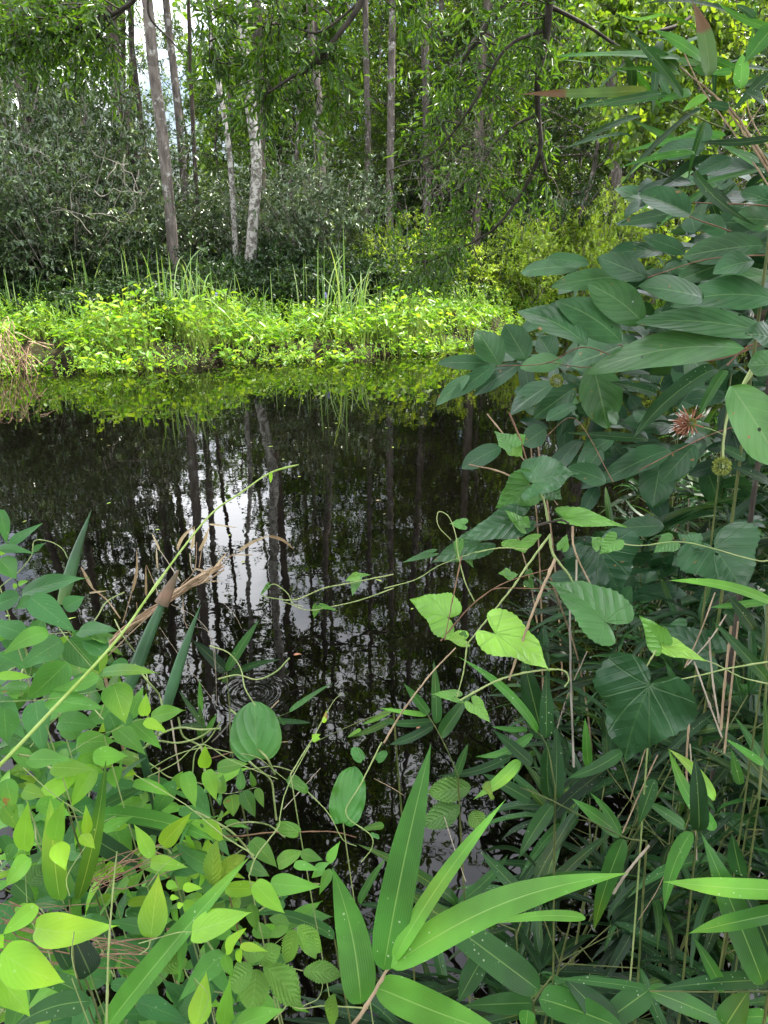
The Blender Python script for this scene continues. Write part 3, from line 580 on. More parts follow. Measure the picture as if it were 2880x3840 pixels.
NUT = vein_leaf('groundnut_leaf', [(.03, .12, .04), (.06, .19, .05), (.13, .34, .04), (.30, .56, .04)], nv=9, slope=.4, spots=.15, rough=.38, vein=(.36, .55, .18), vs=.4, bump=.12, drops=.2, mid=.035, trans=.35, spec=.26)
HMP = vein_leaf('hempvine_leaf', [(.020, .065, .03), (.04, .115, .04), (.12, .30, .05), (.24, .46, .06)], 'palmate', spots=.1, rough=.3, vein=(.16, .30, .10), vs=.34, bump=.7, mid=.02, trans=.18, spec=.45)
CRP = vein_leaf('creeper_leaf', [(.06, .15, .04), (.14, .30, .05), (.22, .42, .06)], nv=9, slope=.28, rough=.5, vein=(.34, .50, .18), vs=.3, bump=.6, trans=.3)
SMX = vein_leaf('greenbrier_leaf', [(.05, .18, .03), (.09, .24, .08)], nv=3, slope=.8, rough=.25, vein=(.30, .45, .2), vs=.15, bump=.5, spots=.2, trans=.25)
M['vine_stem'] = plain_mat('green_vine_stem', (.22, .30, .10), (.34, .38, .16), 30, .5)
M['cane_stem'] = plain_mat('cane_culm', (.06, .09, .025), (.14, .15, .05), 30, .5)
M['tan_stem'] = plain_mat('tan_stem', (.22, .15, .09), (.40, .29, .19), 35, .65)
M['red_stem'] = plain_mat('reddish_twig', (.13, .065, .04), (.23, .13, .08), 35, .6)
SH = {'c': [(0, 0), (.62, .04), (.95, .14), (1, .30), (.84, .58), (.45, .81), (.13, .94), (0, 1)],
      'o': [(0, 0), (.6, .04), (1, .26), (.83, .5), (.38, .78), (.09, .93), (0, 1)],
      'b': [(0, 0), (.45, .07), (.9, .28), (1, .48), (.78, .74), (.3, .93), (0, 1)],
      'h': [(0, 0), (.12, -.14), (.45, -.27), (.8, -.20), (.98, .0), (.95, .2), (.66, .42), (.5, .62), (.2, .82), (.06, .95), (0, 1)],
      'r': [(0, 0), (.5, -.04), (.95, .2), (1, .5), (.75, .82), (.3, .97), (0, 1)],
      's': [(0, 0), (.45, .07), (.9, .3), (1, .52), (.7, .78), (.25, .94), (0, 1)]}
def leaf_grid(kind, nt=16, ns=4, teeth=0.):
    E = spline([(a, b, 0) for a, b in SH[kind]], 10)[:, :2]; L = np.concatenate([[0], np.cumsum(np.linalg.norm(np.diff(E * [.4, 1], axis=0), axis=1))]); L /= L[-1]
    t = np.linspace(0, 1, nt + 1); ex = np.interp(t, L, E[:, 0]); ey = np.interp(t, L, E[:, 1])
    if teeth: ex = ex * (1 + teeth * np.where(np.arange(nt + 1) % 2, 1, -1) * (t > .06) * (t < .95))
    ct = np.clip(ey * .75 + t * .25, 0, 1) if kind != 'h' else t ** 1.25
    ct[0] = 0; ct[-1] = 1; s = np.linspace(-1, 1, 2 * ns + 1)
    X = s[None] * ex[:, None]; Yy = (1 - np.abs(s)[None]) * ct[:, None] + np.abs(s)[None] * ey[:, None]
    i, j = np.meshgrid(np.arange(nt), np.arange(2 * ns), indexing='ij'); w_ = 2 * ns + 1
    F = np.stack([i * w_ + j, i * w_ + j + 1, (i + 1) * w_ + j + 1, (i + 1) * w_ + j], -1).reshape(-1, 4)
    S_ = np.broadcast_to(s[None], X.shape); T_ = np.broadcast_to(t[:, None], X.shape)
    return X.ravel(), Yy.ravel(), S_.ravel(), T_.ravel(), F
GR = {k: leaf_grid(k, 36 if k in 'hs' else 16, 4, .07 if k == 's' else .025 if k == 'h' else 0) for k in SH}
GL = {k: leaf_grid(k, 7, 2) for k in SH}
hrng = np.random.default_rng(1234)
def big_leaf(mb, B, T, W, N, kind, r=.5, bend=0., arch=.08, fold=.12, wave=.05, ph=0., freq=9., grid=GR, curl=0.):
    X, Y, S, T_, F = grid[kind]; D = T - B; L = np.linalg.norm(D); D = D / L; R_ = nrm(np.cross(D, N)); N = np.cross(R_, D)
    x = X * W / 2; z = fold * np.abs(x) - arch * L * (2 * T_ - 1) ** 2 + arch * L + wave * W * np.sin(Y * freq + ph + S * 1.3) * S ** 2 - curl * x * x / W * 4
    xx = x + bend * L * np.sin(pi * np.clip(Y, 0, 1)); y = Y * L
    P = B + D * y[:, None] + R_ * xx[:, None] + N * z[:, None]
    mb.add(P, F, np.stack([(X if kind == 'h' else S) * .5 + .5, Y if kind == 'h' else T_], 1), r)
REG = {'A': (1440, 0, .868), 'B': (1440, 1200, .868), 'C': (0, 1850, .868), 'D': (1440, 2000, .868), 'E': (0, 2800, .868), 'F': (1200, 2800, 1.0127), 'S': (0, 0, 1.), 'W': (0, 0, 1.736)}
def px(reg, x, y): a, b, s = REG[reg]; return a + x * s, b + y * s
def H(parent, reg, rows, kind, mat, d, r=.5, dz=.12, face=.75, up=.6, jit=.22, dj=.02, **kw):
    """rows: (base x, base y, tip x, tip y, width[, r, bend, depth]) measured on the photograph; each row becomes one leaf part"""
    for row in rows:
        bx_, by_, tx, ty, w_ = row[:5]; rr = row[5] if len(row) > 5 and row[5] is not None else r; bend = row[6] if len(row) > 6 else 0.; dd = row[7] if len(row) > 7 else d
        dd = dd + hrng.normal() * dj; sx, sy = px(reg, bx_, by_); ux, uy = px(reg, tx, ty); sc = REG[reg][2]
        L2 = math.hypot(ux - sx, uy - sy) / FPX * dd
        B = dep(sx, sy, dd); T = dep(ux, uy, dd + np.clip(hrng.normal() * dz, -.3, .3) * L2 * 2)
        C = nrm(CAM - (B + T) / 2); D = nrm(T - B)
        N = nrm(C * face + np.array([0, 0, up]) + hrng.normal(size=3) * jit); Sd = nrm(np.cross(D, N)); pf = math.sqrt(max(.2, 1 - float(Sd @ C) ** 2))
        N = np.cross(Sd, D)
        if N @ C < 0: N = -N
        q = dict(arch=hrng.uniform(.02, .08), fold=hrng.uniform(.05, .22), wave=hrng.uniform(.02, .06), ph=hrng.uniform(0, 6)); q.update(kw)
        mb = MB(); big_leaf(mb, B, T, w_ * sc / FPX * dd / pf, N, kind, float(np.clip(rr + hrng.normal() * .11, 0, 1)), bend=bend, **q)
        mb.build('leaf', mat, parent)
def stem(parent, reg, pts, d, w_, mat, name='stem', taper=.6, n=7):
    "pts: (x, y[, depth]) on the photograph, w_ width in the same pixels"
    sc = REG[reg][2]; P = spline([dep(*px(reg, p[0], p[1]), p[2] if len(p) > 2 else d) for p in pts], 8)
    dm = np.mean([p[2] if len(p) > 2 else d for p in pts]); r0 = w_ * sc / FPX * dm / 2 * .78
    P = P + hrng.normal(size=P.shape) * r0 * .1; R = np.linspace(r0, r0 * taper, len(P)); R[3::6] *= 1.35; mb = MB(); tube(mb, P, R, n); return mb.build(name, mat, parent)
# ---- overhanging tree: trunk outside the frame on the near bank, limbs over the water
def overhang(o, limbs, zones, seed, L=.074, W=.021, mat='oak_leaf', k=7, tl=.22, hang=.3):
    rng = np.random.default_rng(seed); lb, tw, fo = MB(), MB(), MB(); nodes = []
    for pts, r0, r1 in limbs:
        P = spline(pts, 7); tube(lb, P, np.linspace(r0, r1, len(P)), 7); nodes += [(p, r0 + (r1 - r0) * i / len(P)) for i, p in enumerate(P)]
    NP = np.array([p for p, _ in nodes])
    for (cx, cy, rx, ry, Y, dY, nbr, ntw) in zones:
        for b in range(nbr):
            a = rng.uniform(0, 2 * pi); q = math.sqrt(rng.random()); e = at(cx + cos(a) * rx * q, cy + sin(a) * ry * q, Y + rng.uniform(-dY, dY))
            dist = np.linalg.norm(NP - e + [0, 0, .0], axis=1) + np.where(NP[:, 2] < e[2], .5, 0); s = NP[np.argmin(dist)]
            m1 = s + (e - s) * .4 + rng.normal(size=3) * .08 * np.linalg.norm(e - s) + [0, 0, .05]
            P = spline([s, m1, e], 6); tube(tw, P, np.linspace(.006, .0022, len(P)), 4)
            t = rng.random(ntw) ** .6 * (len(P) - 1); q_ = np.stack([np.interp(t, np.arange(len(P)), P[:, c]) for c in range(3)], 1)
            dd = nrm(e - s) * .6 + rng.normal(size=(ntw, 3)) * .6 + [0, 0, -.25]
            twigs(fo, q_ + rng.normal(size=(ntw, 3)) * .03, nrm(dd), tl * rng.uniform(.5, 1.2, ntw), k, L, W, rng, up=.45, hang=hang, stem=1, stem_r=.0016, spread=.75, shape=(.28, .42, .7, .36), droop=.1)
    lb.build('limb', M['twig'], o); tw.build('branches', M['twig'], o); fo.build('foliage', [M[mat], M['twig']], o)
T0 = np.array([4.6, -.8, float(ground(4.6, -.8)) - .1])
oh = thing('overhanging_tree', 'dark-limbed tree hanging its narrow green leaves over the creek from the top of the view', 'tree', tuple(T0))
mb = MB(); tube(mb, spline([T0, T0 + [-.1, .2, 2.4], T0 + [-.4, .7, 4.6], T0 + [-.6, 1.2, 7.5]], 6), np.linspace(.2, .07, 19), 12); mb.build('trunk', M['bark_dark'], oh)
J = T0 + [-.4, .7, 4.6]
limbs = [([J, (3.3, 2.6, 5.2), (2.2, 4.4, 4.9), at(2080, -330, 5.15), at(2068, -120, 5.2), at(2050, 130, 5.3), at(2018, 290, 5.3), at(2018, 430, 5.4), at(2026, 560, 5.4), at(1975, 690, 5.5), at(1880, 830, 5.5), at(1790, 900, 5.6), at(1600, 985, 5.6)], .038, .005),
         ([at(2026, 560, 5.4), at(2045, 640, 5.4), at(2052, 660, 5.4)], .014, .006),
         ([at(2018, 430, 5.4), at(1920, 480, 5.4), at(1820, 600, 5.5), at(1770, 880, 5.6), at(1810, 1010, 5.6)], .010, .003),
         ([at(2050, 110, 5.3), at(1900, 180, 5.2), at(1780, 380, 5.2), at(1640, 560, 5.3), at(1460, 640, 5.3)], .013, .004),
         ([at(2055, 20, 5.3), at(2200, 95, 5.3), at(2330, 180, 5.3), at(2440, 215, 5.4)], .014, .005),
         ([J, (2.2, 3., 4.9), (1., 4.2, 4.2), at(1420, -120, 4.6), at(1358, 0, 4.6), at(1300, 90, 4.6), at(1165, 250, 4.6), at(1100, 285, 4.6), at(1010, 345, 4.6)], .03, .006),
         ([at(1358, 0, 4.6), at(1200, 120, 4.6), at(1080, 95, 4.6), at(930, 85, 4.6)], .007, .003),
         ([at(1165, 250, 4.6), at(1230, 200, 4.6), at(1215, 130, 4.6)], .006, .003),
         ([at(1905, -60, 6.), at(1880, 20, 6.), at(1800, 130, 6.), at(1730, 230, 6.)], .03, .018),
         ([J, (2.0, 3.6, 4.9), (-.2, 4.0, 4.4), at(700, -240, 5.), at(560, -120, 5.), at(480, 20, 5.), at(250, 120, 5.), at(80, 175, 5.), at(-60, 230, 5.)], .03, .004),
         ([at(560, -60, 5.), at(560, 60, 5.), at(640, 150, 5.), at(690, 210, 5.)], .009, .003),
         ([at(480, 20, 5.), at(330, 180, 5.), at(285, 300, 5.), at(280, 380, 5.)], .006, .002),
         ([(2.2, 3.4, 4.3), (1.2, 4.4, 3.9), at(830, -60, 4.9), at(790, 60, 4.9), at(785, 230, 4.9)], .012, .002)]
zones = [(1070, 320, 200, 200, 4.8, .3, 17, 7), (920, 230, 120, 190, 4.8, .3, 8, 7), (1180, 110, 190, 110, 4.8, .3, 10, 7), (1640, 80, 140, 120, 5.4, .4, 7, 7), (1810, 330, 280, 320, 5.8, .5, 28, 7), (1740, 720, 250, 240, 5.8, .5, 22, 6), (2000, 700, 160, 160, 5.7, .4, 6, 4),
         (2060, 180, 220, 180, 5.7, .5, 12, 7), (160, 90, 300, 130, 5., .4, 24, 8), (330, 230, 170, 90, 5., .3, 8, 6), (1590, 1000, 130, 90, 5.6, .2, 7, 8), (800, 0, 90, 60, 4.9, .3, 4, 7)]
overhang(oh, limbs, zones, 41)
def shade_crown():  # upper crown out of view, shaped to shade the foreground and block sky reflection
    rng = np.random.default_rng(43); lb, fo = MB(), MB(); TP, TD = [], []; J2 = T0 + [-.5, 1., 6.]
    for i in range(170):
        e = np.array([rng.uniform(-3.5 if i % 3 == 0 else -.2, 7), rng.uniform(-6, 4.2), rng.uniform(5.2, 9.5)])
        if i > 84: e = np.array([rng.uniform(1., 8.5), rng.uniform(4.5, 7.6), rng.uniform(8.2, 10.5)])
        if i > 124: e = np.array([rng.uniform(-6.5, 2.), rng.uniform(3., 7.4), rng.uniform(8.2, 10.5)])
        m1 = (J2 + e) / 2 + [0, 0, .4]
        P = spline([J2, m1, e], 5); tube(lb, P, np.linspace(.03, .006, len(P)), 5)
        n = 52; t = rng.uniform(3, 10, n); TP.append(np.stack([np.interp(t, np.arange(11), P[:, c]) for c in range(3)], 1) + rng.normal(size=(n, 3)) * .35); TD.append(rvec(rng, n))
    twigs(fo, np.vstack(TP), np.vstack(TD), .35, 10, .12, .05, rng, stem=1, stem_r=.002)
    lb.build('shade_limbs', M['twig'], oh); fo.build('crown', [M['oak_leaf'], M['twig']], oh)
shade_crown()
# moss-like dead twig tangle
mb = MB(); rng = np.random.default_rng(12); c0 = at(1800, 560, 5.3)
for k in range(150):
    c = at(rng.normal() * 45 + (1800 if k % 3 else 1650), rng.normal() * 60 + (560 if k % 3 else 640), 5.3); e = c + rng.normal(size=3) * [.09, .05, .1] + [0, 0, -.06]
    tube(mb, spline([c, (c + e) / 2 + rng.normal(size=3) * .03, e], 3), .0012, 3)
mb.build('moss_tuft', M['grey_twig'], oh)
# vine-draped tree behind, top right
VT = np.array([8.6, 9.6, float(ground(8.6, 9.6)) - .1]); vt = thing('vine_draped_tree', 'tree at the top right hung with glowing yellow-green heart-leaved grapevine', 'tree', tuple(VT))
mb = MB(); tube(mb, spline([VT, VT + [-.3, -.3, 3], VT + [-1.2, -.6, 6], VT + [-1, -.5, 9]], 6), np.linspace(.2, .08, 19), 10); mb.build('trunk', M['bark_dark'], vt)
overhang(vt, [([VT + [-1, -.5, 5.5], at(2760, -150, 8.6), at(2600, 60, 8.4), at(2450, 120, 8.2), at(2290, 110, 8.2)], .05, .008), ([at(2600, 60, 8.4), at(2500, 240, 8.3), at(2430, 480, 8.3)], .02, .005), ([VT + [-1, -.5, 6], at(2480, -200, 8.3), at(2350, -40, 8.3), at(2300, 60, 8.3)], .03, .008)],
         [(2500, 130, 330, 180, 8.4, .9, 30, 7), (2440, 420, 230, 190, 8.4, .7, 14, 7), (2760, 200, 200, 260, 8.6, .8, 16, 7), (2250, 60, 160, 120, 8.3, .5, 12, 8), (2620, 480, 160, 120, 8.4, .4, 8, 8)], 44, L=.075, W=.075, mat='vine_leaf', k=6, tl=.3, hang=.55)
# ------------------------------------------------------------------ near plants traced one by one
def plant(name, label, cat, sx, sy, d, group=None):
    p = dep(sx, sy, d); g = float(ground(p[0], p[1])); return thing(name, label, cat, (p[0], p[1], min(g, p[2])), group)
def root_stem(o, reg, x, y, d, w_, mat, name='stem'):
    "stem from a traced point down to the ground"
    p = dep(*px(reg, x, y), d); g = np.array([p[0] + .03, p[1] + .02, float(ground(p[0] + .03, p[1] + .02)) - .02])
    mb = MB(); r0 = w_ * REG[reg][2] / FPX * d / 2; tube(mb, spline([p, p + (g - p) * .5 + [.03, .01, 0], g], 8), np.linspace(r0 * .9, r0 * 1.3, 17), 7); return mb.build(name, mat, o)
# buttonbush at the right
bb = plant('buttonbush', 'broad grey-green leaved shrub reaching in from the right edge over the water', 'shrub', 2950, 1500, 1.3)
H(bb, 'A', [(885, 1140, 697, 1118, 62), (1135, 1200, 920, 1110, 112), (1300, 1095, 1118, 1025, 72), (1310, 915, 1015, 970, 56), (1325, 930, 1345, 1005, 92, .15), (500, 1582, 398, 1425, 122), (612, 1556, 520, 1400, 125), (727, 1550, 665, 1450, 100), (485, 1575, 228, 1570, 68),
            (1010, 1200, 720, 1240, 90), (1640, 1060, 1290, 1110, 130), (1520, 1120, 1250, 1220, 95), (1480, 1000, 1330, 960, 85), (1690, 960, 1500, 950, 110), (1700, 1190, 1410, 1230, 85), (1385, 640, 1180, 660, 88), (1380, 625, 1385, 520, 66), (1510, 680, 1335, 760, 72), (1700, 890, 1540, 830, 90)], 'b', BUT, 1.55, r=.5, dj=.05)
H(bb, 'A', [(1325, 930, 1102, 840, 110, .35), (875, 1495, 568, 1345, 135, .5, .05), (1030, 1482, 740, 1300, 150, .6, .06), (1120, 1395, 880, 1225, 160, .55, .05), (1380, 1290, 1095, 1240, 120), (1700, 1300, 1240, 1320, 140, .65, .04), (1700, 1450, 1085, 1395, 125, .65, .04), (1560, 1505, 870, 1615, 150, .7, .07), (1600, 1130, 1420, 1180, 100)], 'b', BUT, 1.25, r=.55, dj=.03)
H(bb, 'B', [(1060, 100, 805, 195, 175, .6, -.05), (900, 185, 965, 470, 180, .65), (480, 195, 285, 342, 72), (590, 190, 388, 328, 78), (370, 240, 225, 370, 62), (770, 180, 585, 205, 84), (740, 275, 545, 412, 92), (830, 290, 645, 425, 112), (505, 550, 335, 645, 88), (830, 370, 700, 440, 64), (940, 560, 880, 640, 80), (1010, 440, 960, 400, 60), (1300, 150, 1380, 230, 150),
            (960, 700, 790, 640, 92), (1240, 560, 935, 705, 112, .3), (1345, 540, 1195, 705, 130, .3), (1195, 625, 1160, 810, 150, .3), (1210, 890, 1010, 900, 90, .2), (700, 470, 600, 540, 100, .2), (1100, 380, 1060, 330, 60, .2), (1480, 330, 1290, 350, 80, .25)], 'b', BUT, 1.45, r=.45, dj=.05)
H(bb, 'B', [(1500, 285, 1720, 640, 210, .95), (1720, 190, 1570, 200, 120, .7), (1700, 90, 1560, 60, 110, .7)], 'b', BUT, .95, r=.8)
for pts, w_ in [([(1659, 1460), (1560, 1505), (1480, 1580)], 14), ([(1660, 1480), (1380, 1560), (1010, 1490)], 9), ([(1100, 1590), (870, 1500), (700, 1570), (490, 1580)], 7), ([(1700, 1100), (1400, 1120), (1135, 1200)], 8), ([(1659, 890), (1540, 882), (1280, 874)], 9), ([(1500, 1000), (1320, 935), (1310, 910)], 8)]:
    stem(bb, 'A', pts, 1.42, w_, M['red_stem'], 'branch')
for pts, w_ in [([(1659, 420), (1400, 500), (1100, 650)], 8), ([(1640, 150), (1500, 380), (1470, 500), (1465, 640)], 16), ([(1100, 200), (870, 205), (700, 180)], 6), ([(990, 700), (830, 430), (700, 500)], 5)]:
    stem(bb, 'B', pts, 1.3, w_, M['vine_stem'] if w_ == 16 else M['red_stem'], 'branch')
root_stem(bb, 'A', 1690, 1470, 1.42, 26, M['bark_dark'], 'branch')
def filler(o, n, zone, d0, d1, L, W, kind, mat, seed, up=.7, r0=0., r1=.6, name='foliage', hang=.2):
    rng = np.random.default_rng(seed); mb = MB()
    for i in range(n):
        x, y = rng.uniform(zone[0], zone[2]), rng.uniform(zone[1], zone[3]); B = dep(x, y, rng.uniform(d0, d1)); D = nrm(rng.normal(size=3) * [1, .8, .5] - [0, 0, hang]); l = L * rng.uniform(.6, 1.2)
        N = nrm(np.array([0, -.25, up]) + rng.normal(size=3) * .35); big_leaf(mb, B, B + D * l, W * l / L, N, kind, rng.uniform(r0, r1), grid=GL, ph=rng.uniform(0, 6), arch=rng.uniform(.03, .12))
    return mb.build(name, mat, o)
filler(bb, 150, (2150, 1000, 3000, 1750), 1.7, 2.5, .15, .065, 'b', BUT, 1)
filler(bb, 60, (1900, 1250, 2500, 1600), 1.8, 2.4, .12, .05, 'b', BUT, 2, r1=.4)
filler(bb, 95, (2400, 620, 3000, 1150), 1.6, 2.4, .15, .065, 'b', BUT, 3, r1=.45)
filler(bb, 46, (2200, 1650, 2950, 2250), 1.6, 2.4, .13, .06, 'b', BUT, 4, r1=.3)
def seed_head(o, x, y, d, rad, spent):
    c = dep(x, y, d); rng = np.random.default_rng(int(x)); h = bpy.data.objects.new('seed_head', None)
    mb = MB(); n = 260; v = rvec(rng, n); leaves(mb, c + v * rad * .75, v, rvec(rng, n), rad * .45, rad * .22, rng); ball = mb.build('seed_head', M['ball'], o)
    if spent:
        mb = MB(); mw = MB()
        for k in range(70):
            v = nrm(rng.normal(size=3) + (RT * -1.3 + UP * -.25)); e = c + v * rad * rng.uniform(2.2, 3.6); tube(mb, [c + v * rad * .7, (c + e) / 2 + rng.normal(size=3) * rad * .12, e], [.0006, .0009, .0011], 4)
            if k % 2: tube(mw, [e, e + v * rad * rng.uniform(.4, 1.1)], .00045, 4)
        for nm, q, mt in (('withered_petals', mb, M['rust']), ('stamens', mw, M['pale'])):
            ob = q.build(nm, mt); ob.parent = ball; ob.location = (0, 0, 0) if False else ob.location
            ob.matrix_parent_inverse.identity(); ob.location = [0, 0, 0]
M['ball'] = plain_mat('green_seed_ball', (.16, .20, .03), (.30, .34, .08), 300, .7); M['rust'] = plain_mat('rusty_petal', (.22, .08, .045), (.38, .18, .11), 200, .7); M['pale'] = plain_mat('pale_stamen', (.6, .55, .5), (.8, .75, .7), 200, .6)
x1, y1 = px('B', 1325, 445); seed_head(bb, x1, y1, 1.1, .0075, True); x2, y2 = px('B', 1458, 632); seed_head(bb, x2, y2, 1.1, .0125, False); x3, y3 = px('B', 745, 262); seed_head(bb, x3, y3, 1.35, .011, False); x4, y4 = px('A', 865, 1450); seed_head(bb, x4, y4, 1.4, .008, False)
stem(bb, 'B', [(1345, 455), (1420, 475), (1470, 497)], 1.1, 6, M['vine_stem'], 'branch'); stem(bb, 'B', [(1600, 180), (1500, 380), (1470, 500), (1462, 615)], 1.1, 12, M['vine_stem'], 'branch')
# cane reaching in at the top right
tc_ = plant('river_cane', 'cane leaning in at the top right corner, one long leaf brown at its tip', 'cane', 2990, 1150, 1.3)
H(tc_, 'A', [(1140, 400, 570, 408, 40, .5, -.03)], 'c', CANB, 1.2, dz=.02)
H(tc_, 'A', [(1400, 335, 1330, 0, 68, .2, .03)], 'c', CANB, 1.1, r=0.3)
H(tc_, 'A', [(1290, 262, 735, 245, 38, .6, -.03), (1290, 420, 1020, 105, 36, .25, .02), (1270, 300, 1100, 190, 38, .5), (1200, 402, 820, 470, 30, .5, -.03), (1230, 412, 940, 465, 26, .4, -.03), (1370, 262, 1150, 125, 46, .55), (1540, 385, 1548, 232, 62, .7), (1670, 600, 1350, 612, 32, .3, -.04), (1670, 345, 1500, 382, 36, .4), (1665, 320, 1505, 480, 42, .3),
             (1680, 120, 1555, 275, 80, .45), (1680, 125, 1440, 12, 32, .8, -.06), (1325, 400, 1180, 446, 40, .55), (1390, 415, 1288, 485, 38, .6), (1400, 320, 1330, 300, 46, .5), (1640, 440, 1560, 400, 50, .4), (1280, 330, 960, 305, 22, .5), (1500, 310, 1400, 318, 30, .6), (1210, 60, 1010, 60, 14, .8, -.12), (1620, 700, 1480, 640, 30, .4), (1600, 80, 1520, 20, 30, .5), (1660, 240, 1590, 60, 46, .35), (1490, 470, 1385, 450, 34, .4)], 'c', CAN, 1.15, dj=.04)
for pts, w_ in [([(1700, 860), (1500, 560), (1370, 380), (1270, 170)], 9), ([(1700, 800), (1480, 470), (1280, 290)], 12), ([(1690, 760), (1520, 500), (1400, 390)], 16), ([(1690, 730), (1560, 560), (1500, 420)], 10), ([(1690, 640), (1480, 560), (1230, 455)], 10), ([(1700, 700), (1590, 520), (1560, 380)], 9), ([(1560, 560), (1640, 440), (1659, 400)], 6), ([(1690, 780), (1600, 640), (1545, 560), (1560, 470)], 9)]:
    stem(tc_, 'A', pts, 1.22, w_, M['tan_stem'] if w_ != 10 else M['cane_stem'], 'culm')
filler(tc_, 46, (2350, 60, 3000, 760), 1.3, 1.9, .2, .02, 'c', CAN, 7, r0=.1, r1=.7)
root_stem(tc_, 'A', 1695, 800, 1.22, 16, M['cane_stem'], 'culm')
# hempvine
hv = plant('climbing_hempvine', 'heart-leaved vine scrambling over bare twigs, its largest leaf puckered and dark', 'vine', 2500, 2400, .95)
H(hv, 'B', [(650, 705, 850, 665, 190, .45), (625, 712, 480, 815, 170, .4), (690, 715, 770, 775, 130, .35), (545, 545, 478, 480, 90, .6), (555, 548, 600, 590, 80, .55), (580, 520, 612, 495, 60, .5), (575, 868, 320, 955, 150, .2), (410, 965, 200, 1050, 130, .2), (200, 1012, 75, 1050, 34, .6), (330, 975, 388, 1072, 62, .7), (325, 965, 315, 1050, 40, .6), (345, 885, 282, 880, 52, .6),
           (536, 1096, 494, 1094, 44, .75), (540, 1110, 582, 1098, 42, .6), (625, 1100, 632, 1070, 40, .5), (622, 1130, 645, 1168, 46, .6), (590, 955, 610, 1005, 175, .75), (800, 858, 1050, 895, 84, .85), (790, 835, 735, 832, 66, .6), (770, 985, 790, 925, 52, .6), (930, 975, 895, 935, 70, .6), (600, 890, 520, 820, 60, .6), (600, 870, 630, 900, 55, .5)], 'h', HMP, 1.0)
H(hv, 'B', [(930, 985, 1020, 1190, 330, .15), (1425, 985, 1565, 1190, 350, .2), (1240, 960, 1165, 1005, 90, .4), (1330, 965, 1370, 920, 110, .4)], 'h', HMP, 1.12)
H(hv, 'D', [(272, 362, 110, 285, 190, .8, .05), (480, 435, 718, 595, 200, .8, -.06), (345, 462, 262, 455, 78, .85), (345, 440, 350, 420, 36, .7), (958, 385, 705, 205, 235, .25, .05), (1190, 470, 1105, 355, 118, .8), (1210, 490, 1392, 553, 84, .75), (310, 710, 203, 695, 58, .7), (385, 738, 460, 818, 76, .65), (1000, 30, 930, 90, 90, .5)], 'h', HMP, .86)
H(hv, 'D', [(1150, 652, 1040, 985, 430, .12, .02)], 'h', HMP, .78, jit=.05, wave=.06, fold=.12, freq=11.)
H(hv, 'D', [(1400, 510, 1190, 390, 170, .15), (1300, 420, 1200, 520, 120, .1)], 'h', HMP, 1.2)
for reg, pts, w_, mt, d in [('B', [(710, 880), (690, 780), (652, 705)], 14, 'vine_stem', .98), ('B', [(720, 925), (620, 1060), (560, 1150), (480, 1250), (360, 1400)], 13, 'vine_stem', .95), ('B', [(715, 930), (730, 1010), (790, 1090), (815, 1130)], 16, 'vine_stem', .95), ('B', [(640, 720), (500, 655), (366, 625)], 12, 'tan_stem', 1.0),
                            ('B', [(650, 890), (760, 865), (800, 880)], 16, 'bark_dark', .95), ('B', [(445, 405), (545, 530), (640, 650), (750, 800)], 9, 'tan_stem', 1.02), ('B', [(540, 400), (590, 520), (625, 635)], 11, 'red_stem', 1.0), ('B', [(815, 890), (825, 1000), (910, 1178)], 13, 'tan_stem', .9), ('B', [(832, 1035), (828, 1300)], 11, 'dead2', .92),
                            ('D', [(740, 110), (680, 250), (610, 430), (540, 635)], 18, 'tan_stem', .82), ('D', [(335, 100), (300, 270), (262, 462)], 8, 'red_stem', .84), ('D', [(245, 465), (380, 310), (520, 215), (720, 152)], 8, 'red_stem', .85), ('D', [(420, 280), (480, 240), (620, 238), (740, 240)], 6, 'red_stem', .88),
                            ('D', [(0, 905), (80, 770), (200, 610), (310, 495)], 11, 'tan_stem', .8), ('D', [(360, 470), (345, 590), (315, 710)], 9, 'vine_stem', .84), ('D', [(330, 722), (480, 640), (620, 600), (765, 590), (798, 630), (780, 665)], 12, 'vine_stem', .82),
                            ('B', [(390, 1215), (350, 1130), (320, 1010), (310, 930), (280, 850), (235, 830), (235, 890), (290, 950)], 7, 'vine_stem', .95), ('B', [(395, 1005), (500, 985), (620, 990)], 8, 'vine_stem', .97), ('B', [(0, 1160), (140, 1120), (240, 1060), (400, 1000)], 6, 'vine_stem', .97),
                            ('B', [(1660, 1040), (1590, 1035), (1300, 960), (1100, 975), (950, 950)], 8, 'vine_stem', 1.0), ('D', [(1659, 555), (1480, 585), (1380, 610), (1160, 655)], 10, 'vine_stem', .85), ('D', [(1175, 505), (1130, 590), (1140, 650)], 9, 'vine_stem', .8), ('D', [(1659, 650), (1540, 620), (1420, 560), (1210, 490)], 8, 'vine_stem', .9)]:
    stem(hv, reg, pts, d, w_, M[mt], 'stem')
root_stem(hv, 'D', 1160, 655, .9, 9, M['vine_stem'])
tv = plant('trailing_vine', 'thin vine tendrils with tiny leaves trailing over open water in the middle', 'vine', 1300, 2200, 1.05)
stem(tv, 'C', [(1700, 350), (1500, 390), (1400, 410), (1280, 458), (1190, 455), (1130, 435), (1180, 392), (1240, 430), (1265, 475), (1310, 490)], 1.0, 7, M['vine_stem']); stem(tv, 'C', [(1700, 410), (1560, 460), (1430, 490), (1330, 505), (1230, 470)], 1.0, 7, M['vine_stem'])
H(tv, 'C', [(1540, 360, 1490, 380, 40), (1540, 375, 1522, 445, 50), (1545, 358, 1605, 352, 22), (1370, 490, 1355, 540, 36), (1395, 488, 1460, 508, 20), (1160, 400, 1122, 445, 20)], 'h', HMP, 1.0, r=.7)
